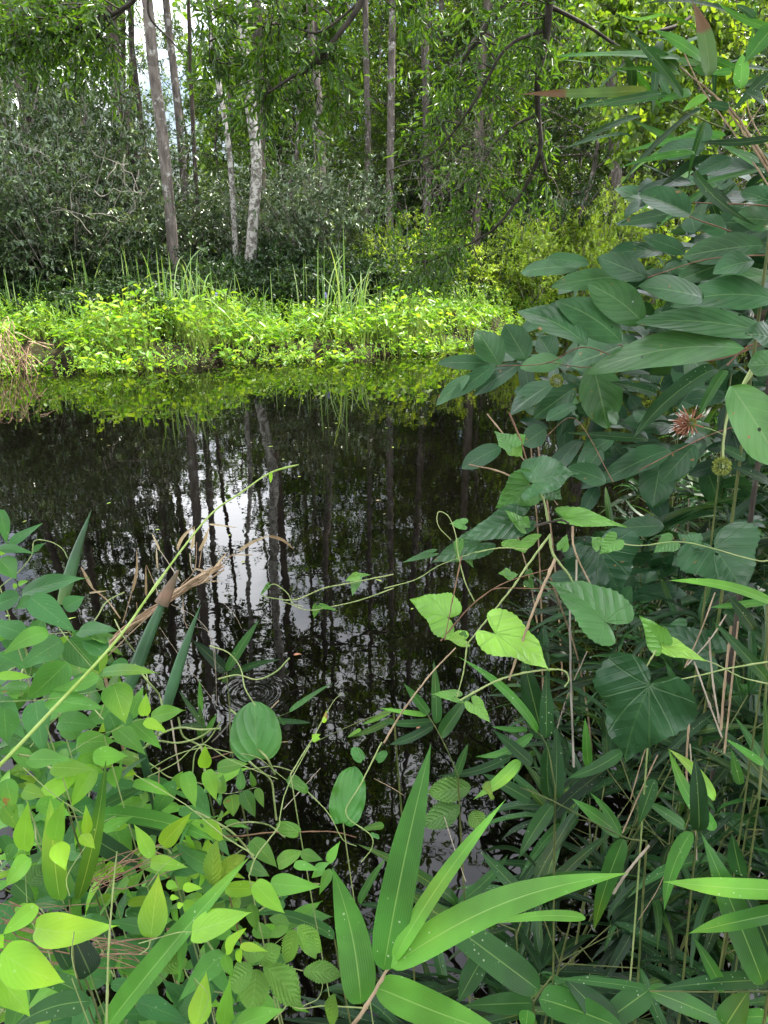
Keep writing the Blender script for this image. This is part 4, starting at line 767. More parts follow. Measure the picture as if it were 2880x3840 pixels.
# hero cane shoot in the centre foreground
hc = plant('cane_shoot', 'nearest cane shoot at the bottom centre with five broad bright green blades', 'cane', 1300, 3900, .62)
H(hc, 'F', [(235, 828, 412, -12, 128, .8, -.01), (272, 795, 688, 195, 62, .95, -.02), (262, 818, 1145, 468, 118, .78, -.055)], 'c', CAN, .62, dz=.03, wave=.01, fold=.1, arch=.03, dj=.004)
H(hc, 'F', [(152, 952, 45, 445, 130, .65, .04), (200, 892, 700, 1075, 125, .72, .03)], 'c', CAN, .66, dz=.03, wave=.01, fold=.1, dj=.004)
stem(hc, 'F', [(60, 1110), (160, 980), (235, 850), (275, 790)], .64, 22, M['tan_stem'], 'culm', .5); root_stem(hc, 'F', 62, 1105, .645, 22, M['tan_stem'], 'culm')
# broad cane blades of the second row
def cane_thing(label, reg, rows, d, stems, r=.4, base=None, **kw):
    x, y = px(reg, *rows[0][:2]); o = plant('river_cane', label, 'cane', x, y, d, 'canes along the near bank'); H(o, reg, [(*q[:4], q[4] * (.85 if q[4] < 100 else .95), *q[5:]) for q in rows], 'c', CAN, d, r=r, dz=.06, **kw)
    for pts, w_ in stems: stem(o, reg, pts, d, w_, M['cane_stem'], 'culm')
    root_stem(o, reg, *(stems[0][0][0] if stems else rows[0][:2]), d, 9, M['cane_stem'], 'culm'); return o
cane_thing('cane with long drooping dark blades behind the nearest bright shoot', 'F', [(810, 902, 300, 520, 125, .35), (790, 950, 530, 960, 84, .5), (810, 935, 1150, 1060, 115, .4), (605, 780, 510, 950, 92, .3), (770, 975, 760, 1050, 70, .75), (800, 905, 700, 740, 60, .4), (985, 636, 640, 655, 44, .95, .03)], .8, [([(790, 945), (830, 890), (860, 850)], 12)])
cane_thing('cane at the bottom right corner with a fan of wide grey-green blades', 'F', [(1210, 905, 1540, 1045, 90, .55), (1100, 1060, 900, 850, 110, .4), (1220, 900, 1000, 1060, 100, .45), (1500, 1040, 1590, 900, 100, .4), (1495, 902, 1380, 700, 56, .45), (1700, 870, 1240, 900, 70, .35), (1200, 900, 870, 860, 40, .4), (1659, 1000, 1500, 1010, 60, .6)], .78, [([(1659, 905), (1490, 908), (1220, 905)], 9)])
cane_thing('cane at the right edge with two pale speckled blades pointing left', 'F', [(1720, 535, 1268, 500, 84, .8, -.02), (1720, 620, 1355, 695, 78, .95, -.01), (1560, 480, 1525, 320, 70, .4), (1640, 880, 1410, 315, 115, .3), (1700, 880, 1550, 500, 110, .3)], .74, [])
cane_thing('cane with a straight dark blade standing up right of the centre', 'F', [(855, 190, 850, -30, 62, .2), (865, 215, 735, 415, 66, .4), (1115, 328, 930, 190, 62, .5), (1110, 325, 1000, 170, 40, .6, .05), (745, 550, 590, 385, 60, .5), (780, 200, 600, 100, 60, .4)], 1.05, [([(1210, 350), (1110, 328), (860, 200), (740, 150)], 9)])
cane_thing('cane with bright arching blade left of the big heart leaf', 'D', [(660, 862, 322, 533, 48, .7, .05), (690, 890, 598, 520, 108, .4), (700, 885, 700, 600, 72, .35), (645, 870, 395, 965, 48, .45, -.12), (740, 1150, 746, 830, 78, .15), (882, 1010, 868, 795, 48, .5), (590, 985, 385, 1150, 62, .8, -.08), (550, 965, 225, 1050, 46, .4, -.08), (640, 1000, 470, 848, 62, .4), (1030, 945, 790, 1060, 66, .35, -.06), (620, 850, 460, 835, 30, .5, -.06)], 1.05, [([(740, 1100), (690, 890), (560, 800)], 8)])
cane_thing('small cane tuft over open water right of centre with upright and drooping blades', 'D', [(228, 822, 215, 548, 52, .45), (192, 782, 85, 648, 48, .4), (185, 788, -20, 755, 26, .75, -.03), (215, 832, 18, 915, 50, .4, -.08), (210, 812, -20, 812, 40, .35, -.05), (245, 880, 388, 678, 68, .3), (310, 1050, 365, 905, 42, .5)], 1.0, [([(320, 1045), (270, 930), (215, 825), (185, 780)], 7)])
cane_thing('cane with a bright curved blade under the big heart leaf', 'D', [(1430, 1150, 1228, 930, 62, .75, .05), (1640, 1000, 1475, 888, 38, .6), (1660, 300, 1400, 322, 40, .7, -.03), (1540, 1085, 1500, 930, 50, .6), (1659, 960, 1640, 690, 40, .5), (1600, 420, 1480, 260, 60, .2)], .95, [([(1620, 1150), (1650, 700), (1655, 310)], 16)])
cane_thing('cane with long dark blades hanging beneath the broad leaves on the right', 'B', [(1440, 212, 1070, 522, 96, .2, .04), (1480, 218, 1358, 425, 56, .4), (1140, 522, 795, 488, 44, .2, -.03), (1180, 322, 975, 268, 50, .2), (1660, 705, 1490, 630, 46, .15), (1560, 600, 1440, 540, 50, .3)], 1.35, [([(1500, 230), (1440, 700)], 8)])
cane_thing('cane with bright twisted blade crossing the right edge above the heart leaf', 'B', [(1680, 1225, 1225, 1125, 52, .85, .05), (1659, 1560, 1420, 1300, 60, .3)], .9, [])
cane_thing('cane with two tall dark blades right of the big heart leaf', 'F', [(1462, 310, 1290, 8, 62, .55, -.08), (1400, 310, 1385, 30, 80, .2), (1352, 302, 1188, 195, 48, .4), (1378, 315, 1275, 605, 68, .45, .05), (1125, 340, 1012, 685, 78, .5, .02), (1240, 120, 1180, 290, 60, .3)], .95, [([(1395, 330), (1370, 150)], 7)])
cane_thing('small dark cane standing in open water at the left of centre', 'C', [(975, 772, 830, 632, 62, .3), (980, 768, 1122, 543, 48, .4), (990, 792, 1218, 716, 36, .4, -.05), (985, 800, 955, 815, 20, .4)], 1.15, [([(995, 1085), (990, 900), (978, 770)], 9)])
cane_thing('slender cane tuft behind the round leaf with narrow blades', 'C', [(868, 945, 862, 800, 26, .6), (872, 1060, 862, 910, 42, .4), (880, 1010, 750, 1012, 30, .4), (865, 990, 770, 850, 26, .4), (890, 1040, 940, 950, 30, .4), (1195, 985, 1345, 992, 28, .4), (1250, 945, 1438, 818, 26, .45), (1230, 1000, 1200, 960, 20, .4)], 1.15, [([(880, 1190), (870, 950)], 7), ([(1180, 975), (1250, 945)], 4)])
cane_thing('cane blades reaching left into open water from the centre', 'C', [(1560, 1020, 1500, 1055, 20, .5), (1700, 975, 1505, 1055, 34, .45, -.04), (1700, 930, 1560, 1000, 30, .5, -.05)], 1.1, [([(1700, 940), (1570, 980), (1360, 1075)], 7)])
M['brown'] = plain_mat('brown_dry_tip', (.10, .075, .045), (.20, .12, .08), 60, .7)
# rolled grey-green blades on the left
rl = plant('rolled_leaf_reed', 'three stiff rolled grey-green blades with dry tips among the leaves at the left', 'reed', 500, 2700, .9)
for a, b, w_, d, nm in [((265, 480), (395, 72), 52, 1.0, 0), ((548, 860), (765, 345), 60, .82, 1), ((715, 935), (868, 480), 50, .9, 0)]:
    P0 = dep(*px('C', *a), d); P1 = dep(*px('C', *b), d * 1.02); t = np.linspace(0, 1, 14)[:, None]; mb = MB(); P = P0 + (P1 - P0) * t + UP * np.sin(t * pi) * .006
    tube(mb, P, w_ * .868 / FPX * d / 2 * np.array([.75, .9, 1, 1, .98, .92, .84, .74, .62, .5, .38, .26, .13, .03]), 9, .25); o_ = mb.build('rolled_blade', M['rolled'] if 'rolled' in M else M.setdefault('rolled', vein_leaf('rolled_blade', [(.05, .13, .06), (.08, .18, .08)], 'parallel', tipbrown=0, vein=(.2, .35, .15), vs=.2)), rl)
    if nm:
        mb = MB(); tube(mb, [P[9] + UP * .001 - FW * .002, (P[9] + P[13]) / 2 - FW * .003, P[13] + (P[13] - P[12]) * .4], [.0082, .0062, .001], 8); mb.build('dry_tip', M['brown'], rl)
root_stem(rl, 'C', 548, 860, .82, 40, M['rolled'])
# dead reeds on the left
dr = plant('dead_reed', 'bundle of dry tan reeds bent over the water at the left with curled dead leaves', 'dead reeds', 380, 2500, 1.15)
rng = np.random.default_rng(15)
mb = MB()
for k in range(22):
    j = rng.normal(size=(6, 2)) * [7, 5]; pts = np.array([(430, 700), (530, 600), (640, 520), (760, 430), (860, 370), (940, 320)]) + j * np.array([[1], [1], [1.2], [1.5], [2], [2.5]]); m_ = 6 if k < 12 else rng.integers(3, 6)
    P = spline([dep(*px('C', *p), 1.12 + .02 * rng.normal()) for p in pts[:m_]], 6); tube(mb, P, rng.uniform(.0008, .0019), 5)
mb.build('stems', M['dead'], dr)
for pts, w_ in [([(530, 560), (560, 460), (570, 420)], 5), ([(780, 400), (840, 330), (850, 210)], 5), ([(860, 320), (880, 200), (905, 150)], 5), ([(780, 380), (700, 260), (680, 240)], 6), ([(520, 540), (460, 460), (390, 400), (350, 320)], 8), ([(690, 450), (650, 350), (632, 310)], 4), ([(820, 260), (830, 330), (860, 330), (900, 370)], 6), ([(940, 330), (1000, 270), (1090, 265)], 5), ([(700, 480), (640, 520), (600, 545), (590, 470)], 4), ([(790, 450), (800, 560), (830, 600)], 3)]:
    stem(dr, 'C', pts, 1.12, w_, M['dead2' if w_ == 6 else 'dead'], 'stem', .7, 5)
for pts, w_ in [([(690, 580), (760, 680), (850, 800), (940, 920)], 2.5), ([(790, 440), (800, 560), (900, 600), (930, 760), (935, 900)], 2), ([(590, 640), (530, 655), (440, 700)], 2.5), ([(740, 480), (850, 540), (920, 640), (935, 820)], 3), ([(940, 450), (1010, 520), (1045, 585)], 2)]:
    stem(dr, 'C', pts, 1.1, w_, M['dead2'], 'stem', .8, 4)
DEADL = vein_leaf('dead_leaf', [(.30, .20, .11), (.48, .36, .24), (.60, .50, .36)], 'parallel', vein=(.3, .2, .1), vs=.3, rough=.7, spec=.2, trans=.15, bump=.6)
H(dr, 'C', [(572, 425, 590, 240, 12, .3, .06), (632, 445, 630, 308, 10, .2), (682, 330, 675, 230, 8, .7), (690, 245, 656, 172, 9, .9), (860, 250, 905, 140, 13, .5, .05), (828, 240, 840, 145, 14, .8), (765, 245, 845, 140, 14, .6, -.1), (1030, 250, 1165, 182, 14, .5, -.05), (1160, 184, 1278, 252, 13, .3, -.12), (1000, 265, 1100, 268, 6, .9), (900, 135, 1030, 150, 8, .6), (400, 410, 350, 315, 9, .8), (385, 430, 465, 420, 8, .9), (305, 330, 300, 270, 7, .7), (840, 325, 915, 345, 9, .9), (880, 385, 965, 376, 6, .4), (900, 360, 985, 250, 12, .6)], 'c', DEADL, 1.12, wave=.1, fold=.4, up=0., jit=.1)
root_stem(dr, 'C', 430, 700, 1.12, 16, M['dead'])
# long pale grass stalk crossing the left half
gs = plant('grass_stalk', 'long pale green grass stalk slanting across the left half, tip bent over water', 'grass stalk', 0, 2874, .45)
P = spline([dep(*p) for p in [(-160, 3010, .42), (0, 2868, .45), (217, 2640, .5), (434, 2405, .56), (560, 2230, .6), (694, 2045, .63), (800, 1920, .65), (903, 1848, .66), (1010, 1775, .68), (1120, 1742, .68)]], 8)
mb = MB(); tube(mb, P, np.interp(np.linspace(0, 1, len(P)), [0, .45, .46, .475, .49, .85, .97, 1], [.0013, .0010, .0015, .0015, .0009, .0007, .0011, .0004]), 8); mb.build('stalk', plain_mat('pale_stalk', (.28, .42, .07), (.40, .52, .16), 40, .5, trans=.15), gs)
H(gs, 'S', [(1015, 1772, 1015, 1812, 14)], 'c', NUT, .68, r=.9)
p_ = P[0]; g_ = np.array([p_[0] - .1, p_[1] - .15, float(ground(p_[0] - .1, p_[1] - .15))]); mb = MB(); tube(mb, spline([p_, (p_ + g_) / 2 + [-.02, 0, .05], g_], 6), .0016, 6); mb.build('stalk', M['vine_stem'], gs)
sg = plant('grass_stalk', 'thin straight upright grass stalk among the bright leaflets at the bottom left', 'grass stalk', 400, 3850, .5)
stem(sg, 'E', [(505, 452), (490, 600), (470, 860), (460, 1200)], .5, 7, M['vine_stem'], 'stalk', 2.); root_stem(sg, 'E', 460, 1200, .5, 12, M['vine_stem'], 'stalk')
# groundnut vines
def nut(label, reg, rows, d, stems, r=.35, base=None, dj=.03, **kw):
    x, y = px(reg, *(base or rows[0][:2])); o = plant('groundnut_vine', label, 'vine', x, y, d, 'leafy vines on the near bank'); H(o, reg, [(*q[:4], q[4] * .88, *q[5:]) for q in rows], 'o', NUT, d, r=r, dj=dj, **kw)
    for pts, w_ in stems: stem(o, reg, pts, d, w_, M['vine_stem'])
    root_stem(o, reg, *(base or rows[0][:2]), d + .03, 6, M['vine_stem']); return o
nut('vine with the largest blue-green pointed leaves at the left edge beside the dead reeds', 'C', [(95, 445, 388, 365, 100), (130, 450, 332, 605, 125), (85, 445, -60, 505, 95), (140, 455, 60, 500, 60), (280, 500, 368, 445, 85), (340, 595, 508, 592, 88), (150, 600, 190, 530, 80), (100, 610, -40, 560, 110), (300, 625, 430, 770, 160), (210, 600, 10, 700, 90, .5, .06), (270, 640, 80, 760, 130), (290, 730, 115, 895, 155), (-10, 700, 118, 760, 70, .5), (-10, 790, 148, 795, 48, .7), (450, 690, 350, 640, 100), (400, 600, 460, 650, 90, .45), (500, 720, 560, 800, 80)], .72, [([(150, 440), (240, 560), (300, 640), (430, 790)], 6), ([(0, 690), (150, 620), (300, 600)], 5)], base=(150, 600))
nut('vine with spade-shaped and long leaflets crossing under the pale stalk at the left', 'C', [(440, 782, 688, 778, 72, .5), (490, 826, 542, 998, 150, .5), (205, 895, 455, 932, 118, .45), (430, 800, 205, 848, 70, .4, -.04), (155, 900, 192, 1138, 128, .4), (20, 925, 30, 1085, 135, .4), (110, 850, -30, 850, 90, .4), (400, 790, 300, 900, 110, .3), (250, 990, 430, 1010, 110, .3), (330, 1060, 250, 960, 100, .25), (560, 1000, 500, 900, 60, .3), (470, 950, 520, 1060, 80, .35)], .66, [([(490, 820), (430, 850), (200, 890), (0, 900)], 5)], base=(200, 1000))
nut('vine with a row of paired bright leaflets beside the round leaf', 'C', [(498, 1012, 632, 1132, 92, .55), (570, 990, 698, 1106, 88, .55), (622, 985, 724, 1034, 54, .6), (652, 972, 803, 937, 88, .6), (622, 962, 632, 862, 60, .55), (562, 972, 620, 832, 70, .5), (120, 1150, 312, 1155, 95, .5), (330, 1085, 505, 1070, 110, .75), (400, 1140, 555, 1135, 95, .7), (220, 1185, 415, 1195, 95, .75)], .68, [([(480, 1030), (560, 990), (650, 968)], 4), ([(300, 1120), (400, 1060), (500, 1020)], 4)], base=(450, 1050))
nut('vine climbing the left edge with leaflets riddled by small holes', 'C', [(0, 70, 30, 228, 60, .2), (40, 222, 186, 128, 46, .3), (138, 250, 197, 214, 30, .4), (-10, 240, 152, 262, 48, .35), (0, 285, 72, 372, 110, .45), (80, 395, 125, 378, 26, .8), (70, 390, 60, 415, 24, .8), (-20, 260, 30, 262, 24, .85)], .78, [([(0, 405), (80, 340), (135, 270), (150, 205), (220, 210), (270, 240), (292, 280)], 6)], base=(0, 405))
nut('vine with two small hanging clusters of leaflets left of the wavy glossy leaf', 'E', [(802, 110, 846, 268, 82, .7), (895, 100, 936, 236, 74, .7), (938, 92, 1076, 74, 70, .7), (884, 92, 886, -8, 66, .75), (760, 170, 790, 105, 60, .6), (945, 202, 965, 118, 66, .3), (1040, 186, 1040, 88, 48, .3), (1098, 172, 1080, 102, 32, .3), (1000, 208, 1008, 302, 88, .35), (1052, 190, 1104, 306, 76, .35), (1108, 180, 1140, 266, 46, .35), (960, 225, 935, 230, 60, .3)], .74, [([(640, 130), (760, 70), (870, -10), (1000, 60), (1200, 140)], 6), ([(880, 100), (960, 200), (1110, 176)], 3)], base=(640, 130))
nut('nearest bright vine with big yellow-green leaflets at the bottom left corner', 'E', [(652, 825, 686, 548, 142, .85), (828, 805, 1092, 714, 142, .85, .03), (152, 785, 515, 772, 160, .8, .07), (5, 890, 282, 1018, 195, .8, .05), (-40, 960, 128, 1165, 170, .85), (104, 448, 122, 238, 100, .8), (235, 404, 276, 228, 92, .75), (243, 418, 282, 535, 96, .95), (130, 480, 24, 605, 100, .9), (374, 372, 370, 250, 52, .85), (350, 382, 412, 442, 62, .9), (-20, 830, 15, 870, 60, .9), (165, 690, 10, 815, 90, .75)], .52, [([(152, 790), (120, 700), (105, 450)], 5), ([(600, 850), (760, 805), (830, 800)], 6), ([(300, 645), (290, 560), (370, 430), (400, 380)], 5), ([(650, 830), (640, 870), (600, 900)], 7), ([(320, 800), (310, 900), (330, 1000)], 7)], base=(310, 1000), dj=.012)
nut('bright vine leaflets at the bottom edge between the slanting blade and the saw-edged leaves', 'E', [(850, 1200, 892, 972, 112, .8), (965, 1210, 996, 998, 82, .8), (1020, 1215, 1234, 1134, 105, .75), (978, 884, 1062, 784, 68, .85), (1038, 862, 1158, 886, 42, .85), (968, 900, 1006, 1002, 56, .9), (1020, 880, 1040, 935, 46, .9), (700, 425, 828, 284, 90, .75), (655, 480, 578, 333, 74, .7), (652, 498, 814, 522, 76, .7), (720, 590, 770, 610, 44, .85), (790, 610, 874, 612, 44, .8), (735, 650, 775, 655, 26, .95), (765, 690, 795, 680, 30, .95)], .6, [([(840, 1000), (900, 1080), (860, 1190)], 4), ([(640, 600), (700, 520), (770, 470)], 4)], base=(840, 1000))
nut('vine with two glossy yellow-green leaves against the black water at the bottom centre', 'E', [(1168, 592, 1388, 604, 100, .8, .03), (1098, 590, 1232, 722, 100, .75, .04), (1085, 405, 1200, 525, 90, .35), (1200, 510, 1320, 450, 80, .3), (1300, 460, 1395, 490, 60, .4), (1065, 510, 1165, 560, 70, .3), (1420, 502, 1470, 408, 48, .5), (1400, 520, 1345, 568, 50, .4), (1270, 510, 1380, 535, 46, .35), (1430, 530, 1380, 640, 50, .4), (1360, 530, 1430, 500, 40, .5), (1080, 680, 1110, 800, 66, .3)], .64, [([(1075, 560), (1110, 470), (1200, 350), (1210, 300), (1240, 180), (1340, -10)], 9), ([(1100, 470), (960, 380), (800, 250), (580, 120)], 7), ([(1080, 590), (1170, 590)], 5), ([(1330, 195), (1420, 290), (1480, 400), (1540, 430)], 6), ([(1650, -20), (1560, 160), (1495, 290), (1600, 380), (1605, 440), (1560, 500)], 8)], base=(1075, 560))
nut('vine leaflets dulled by pale leaf-miner trails near the left edge', 'E', [(180, 215, 358, 118, 90, .75), (415, 85, 312, 258, 110, .7), (300, 40, 230, 140, 120, .6), (100, 190, 200, 215, 80, .6), (25, 140, 60, 290, 90, .35), (10, 260, 80, 360, 90, .35), (60, 420, 30, 500, 60, .3), (480, 90, 500, 180, 80, .55), (160, 240, 310, 300, 90, .4), (450, 360, 580, 300, 60, .6), (430, 20, 330, 60, 120, .7), (550, 340, 420, 365, 40, .8)], .7, [([(100, 90), (200, 180), (330, 280)], 6), ([(280, 240), (420, 320), (500, 300)], 5)], base=(100, 190))
nf = plant('groundnut_vine', 'tangled vine leaves carpeting the near bank at the lower left, behind the bright leaflets', 'vine', 200, 3300, .9, 'leafy vines on the near bank')
filler(nf, 110, (-150, 2350, 480, 3000), .88, 1.25, .065, .028, 'o', NUT, 31, r0=.1, r1=.5)
filler(nf, 420, (-150, 2900, 850, 4000), .74, 1.2, .056, .022, 'o', NUT, 32, r0=.1, r1=.75)
filler(nf, 40, (800, 3350, 1100, 4000), .75, 1.1, .055, .024, 'o', NUT, 33, r0=.1, r1=.7)
def tangle(o, n, z, d0, d1, w0, mat, seed, Lp=300):
    rng = np.random.default_rng(seed); mb = MB()
    for k in range(n):
        x, y, d = rng.uniform(z[0], z[2]), rng.uniform(z[1], z[3]), rng.uniform(d0, d1); a = rng.uniform(0, 2 * pi); P = [dep(x, y, d)]
        for s in range(4): a += rng.normal() * .5; x += cos(a) * Lp / 4; y += sin(a) * Lp / 4; P.append(dep(x, y, d + rng.normal() * .02))
        tube(mb, spline(P, 4), w0 * rng.uniform(.6, 1.3), 5)
    mb.build('tangled_stems', mat, o)['kind'] = 'stuff'
tangle(nf, 60, (-100, 2300, 1000, 3900), .75, 1.1, .0011, M['vine_stem'], 35)
# broad cane blades among the leaflets
cane_thing('cane with two upright wide blades behind the bright leaflets at the left', 'E', [(262, 665, 218, 212, 100, .65), (335, 665, 458, 60, 80, .75, .02), (300, 640, 200, 400, 80, .5)], .6, [([(320, 960), (300, 660)], 12)])
cane_thing('cane with one long bright blade slanting up from the bottom edge, left of centre', 'E', [(455, 1230, 1084, 470, 118, .72)], .56, [], dj=.004, arch=.02, wave=.01, fold=.25)
cane_thing('cane with a long dark blade lying level across the lower left', 'E', [(420, 300, 945, 415, 88, .5, -.03), (380, 375, 650, 520, 96, .35, .03), (405, 260, 640, 40, 46, .45), (440, 265, 645, 165, 52, .45), (560, 330, 860, 405, 60, .35)], .74, [([(300, 300), (420, 310)], 9)])
cane_thing('cane with dark drooping blades at the bottom left corner', 'E', [(395, 1100, 60, 1210, 105, .4, .06), (390, 985, 305, 800, 116, .2), (300, 960, 200, 780, 60, .3), (60, 590, 150, 680, 80, .4), (370, 1080, 40, 980, 90, .3, .05)], .62, [([(440, 1210), (400, 1080), (352, 965)], 16)])
cane_thing('cane blades crossing behind the five-bladed shoot at the bottom centre', 'E', [(1445, 830, 1120, 715, 60, .35, .04), (1659, 690, 1550, 680, 30, .3), (1659, 340, 1560, 360, 36, .35), (1555, 680, 1670, 480, 40, .6)], .8, [])
# creepers with saw-edged leaflets
vc = plant('creeper', 'creeper with saw-edged five-part leaves at the bottom centre', 'vine', 1050, 3550, .7)
H(vc, 'E', [(1275, 790, 1235, 935, 78, .6), (1282, 780, 1392, 885, 84, .45), (1290, 792, 1366, 918, 62, .45), (1250, 772, 1162, 740, 52, .4), (1245, 780, 1165, 820, 44, .45), (1140, 945, 1302, 1122, 122, .55), (1108, 960, 1088, 1150, 132, .6), (1125, 935, 1212, 862, 92, .55), (1092, 955, 990, 1040, 112, .55), (1310, 972, 1478, 990, 84, .5), (1450, 1072, 1428, 1200, 72, .45), (1050, 880, 1150, 900, 80, .5)], 's', CRP, .7, r=.5)
H(vc, 'E', [(920, 600, 940, 400, 80, .35), (920, 600, 1060, 470, 90, .35), (700, 960, 810, 920, 80, .5), (120, 600, 200, 520, 100, .2), (420, 540, 450, 500, 80, .6)], 's', CRP, .75, r=.4)
H(vc, 'F', [(560, 150, 400, 170, 90, .3), (520, 225, 380, 290, 90, .25), (560, 240, 600, 300, 70, .3), (640, 180, 600, 150, 60, .3)], 's', CRP, 1.0, r=.3)
for pts, w_ in [([(1590, 1130), (1400, 1120), (1290, 1130), (1180, 1080)], 8), ([(1120, 945), (1220, 950), (1310, 968)], 7), ([(1275, 785), (1180, 860), (1120, 940)], 4), ([(1310, 1120), (1380, 1080), (1400, 970)], 6)]: stem(vc, 'E', pts, .74, w_, M['vine_stem'])
root_stem(vc, 'E', 1180, 1080, .76, 7, M['vine_stem'])
br = plant('bramble_stem', 'thin dark thorny stem lying level over the black water at the bottom centre', 'stem', 830, 3130, .95)
stem(br, 'E', [(930, 388), (1040, 386), (1150, 372), (1300, 368), (1440, 368), (1540, 392)], .8, 9, M['red_stem']); root_stem(br, 'E', 930, 388, .8, 8, M['red_stem'])
sx_ = plant('greenbrier', 'vine bearing one big roundish leaf over the water left of centre', 'vine', 960, 2850, .95)
H(sx_, 'C', [(1110, 1140, 1100, 898, 214, .9)], 'r', SMX, .88, face=1., wave=.01)
stem(sx_, 'C', [(650, 1190), (760, 1130), (880, 1100), (1000, 1120), (1110, 1140), (1200, 1210), (1290, 1280)], .9, 6, M['vine_stem']); root_stem(sx_, 'C', 650, 1190, .9, 6, M['vine_stem'])
sy_ = plant('greenbrier', 'vine with a wavy-edged glossy leaf hanging over black water at the centre', 'vine', 1300, 3000, .85)
H(sy_, 'E', [(1482, 328, 1530, 85, 150, .25)], 'r', SMX, .72, wave=.14, freq=16., face=1.); H(sy_, 'E', [(1245, 140, 1328, 198, 50, .3), (1290, 372, 1193, 338, 60, .4), (1600, 380, 1640, 395, 20, .7), (1565, 60, 1520, 5, 50, .4), (1630, 60, 1670, 20, 40, .4)], 'r', SMX, .7, wave=.1)
root_stem(sy_, 'E', 1482, 328, .76, 6, M['vine_stem'])
yb = plant('vine_shoot', 'yellow-green vine shoot with a budded tip standing up left of the centre', 'vine', 1150, 2900, .8)
stem(yb, 'C', [(1255, 1215), (1300, 1140), (1350, 1060), (1400, 970), (1440, 900), (1475, 865)], .68, 8, M['vine_stem'], taper=.3); H(yb, 'C', [(1395, 990, 1410, 935, 22, .95), (1350, 1065, 1385, 1040, 34, .95), (1350, 1060, 1385, 1060, 26, .9)], 'o', NUT, .68); root_stem(yb, 'C', 1255, 1215, .68, 6, M['vine_stem'])
# straw and bare sticks
ps = plant('dry_straw', 'reddish-brown dry straw lying through the leaves at the bottom left', 'straw', 300, 3400, .7); rng = np.random.default_rng(61); mb = MB()
for k in range(46):
    a0 = (rng.uniform(-40, 60), 770 + rng.normal() * 60) if k < 20 else ((650 + rng.normal() * 20, 915 + rng.normal() * 26) if k < 34 else (370 + rng.normal() * 20, 620 + rng.normal() * 15))
    a1 = (a0[0] + rng.uniform(250, 420), a0[1] + rng.uniform(20, 150)) if k < 20 else ((350 + rng.normal() * 40, 880 + rng.normal() * 40) if k < 34 else (rng.uniform(600, 800), rng.uniform(420, 540)))
    a0 = (a0[0] + rng.normal() * 30, a0[1] + rng.normal() * 25); d = .68 + rng.normal() * .02; A0, A1 = dep(*px('E', *a0), d), dep(*px('E', *a1), d + .01); tube(mb, spline([A0, (A0 + A1) / 2 + rng.normal(size=3) * .007, A1], 4), rng.uniform(.0003, .0008), 4)
mb.build('straw', M['dead_red'] if 'dead_red' in M else M.setdefault('dead_red', plain_mat('red_straw', (.16, .08, .045), (.30, .18, .12), 60, .6)), ps)
STK = [('C', (740, 980), (775, 1200), 9, 'white bare stick standing left of the round leaf'), ('C', (1000, 1100), (1205, 895), 6, 'pale stick crossing the round leaf'), ('C', (915, 1075), (1010, 965), 7, 'grey stick left of the round leaf'), ('C', (1060, 1095), (1245, 1073), 5, 'thin pale stick lying level over the round leaf'), ('C', (860, 1160), (1090, 1090), 6, 'reddish stick below the round leaf'),
       ('D', (1430, 255), (1300, 580), 7, 'straw-coloured stick leaning left above the big heart leaf'), ('D', (1480, 350), (1310, 570), 7, 'second straw stick leaning left above the big heart leaf'), ('D', (1500, 400), (1455, 850), 13, 'pale cane stick standing right of the big heart leaf'), ('D', (1405, 450), (1450, 820), 10, 'bare stick crossing the pale one right of the heart leaf'), ('D', (1530, 380), (1470, 950), 10, 'banded dry cane at the right of the heart leaf'),
       ('D', (1340, 555), (1460, 880), 9, 'tan stick leaning right from the edge of the heart leaf'), ('D', (1322, 775), (1312, 1150), 11, 'straight pale stick below the heart leaf'), ('D', (803, 300), (820, 1010), 11, 'thick brown upright cane left of the heart leaf'), ('D', (1130, 930), (1065, 1150), 6, 'thin grey stick below the tip of the heart leaf'), ('F', (1370, -10), (1395, 420), 6, 'long thin straw hanging down at the right'), ('F', (1300, 420), (1180, 640), 3, 'fine bent straw in the thicket at the lower right'),
       ('F', (1220, 365), (1085, 545), 12, 'rusty brown dead stalk beside the tip of the longest bright blade'), ('F', (1250, 30), (1120, 320), 6, 'straw-coloured stick in the cane thicket'), ('F', (460, 260), (540, 500), 4, 'fine grey stick left of the bright blade'), ('F', (200, 118), (310, 180), 3, 'tiny straw over the water at the centre'), ('F', (940, 930), (1020, 1027), 12, 'tan broken stick at the bottom'),
       ('E', (690, 240), (688, 90), 8, 'stub of pale stick among the hanging leaflets'), ('E', (1385, 92), (1225, 270), 4, 'thin grey curved stick over the black water'), ('C', (470, 700), (655, 520), 6, 'tan stick along the dead reed bundle')]
for i, (reg, a, b, w_, lab) in enumerate(STK):
    x, y = px(reg, *b); d = {'C': .92, 'D': 1.0, 'F': .98, 'E': .8}[reg] + .01 * (i % 3); p = dep(x, y, d); o = thing('bare_stick', lab, 'stick', tuple(p), 'bare sticks in the near thicket'); m_ = ((a[0] + b[0]) / 2 + hrng.normal() * 7, (a[1] + b[1]) / 2 + hrng.normal() * 4)
    stem(o, reg, [a, m_, b], d, w_, M[['tan_stem', 'tan_stem', 'grey_twig', 'dead2', 'red_stem'][i % 5] if i in (2, 4, 8, 12) else ['dead2', 'tan_stem'][i % 2]], 'stem', 1.)
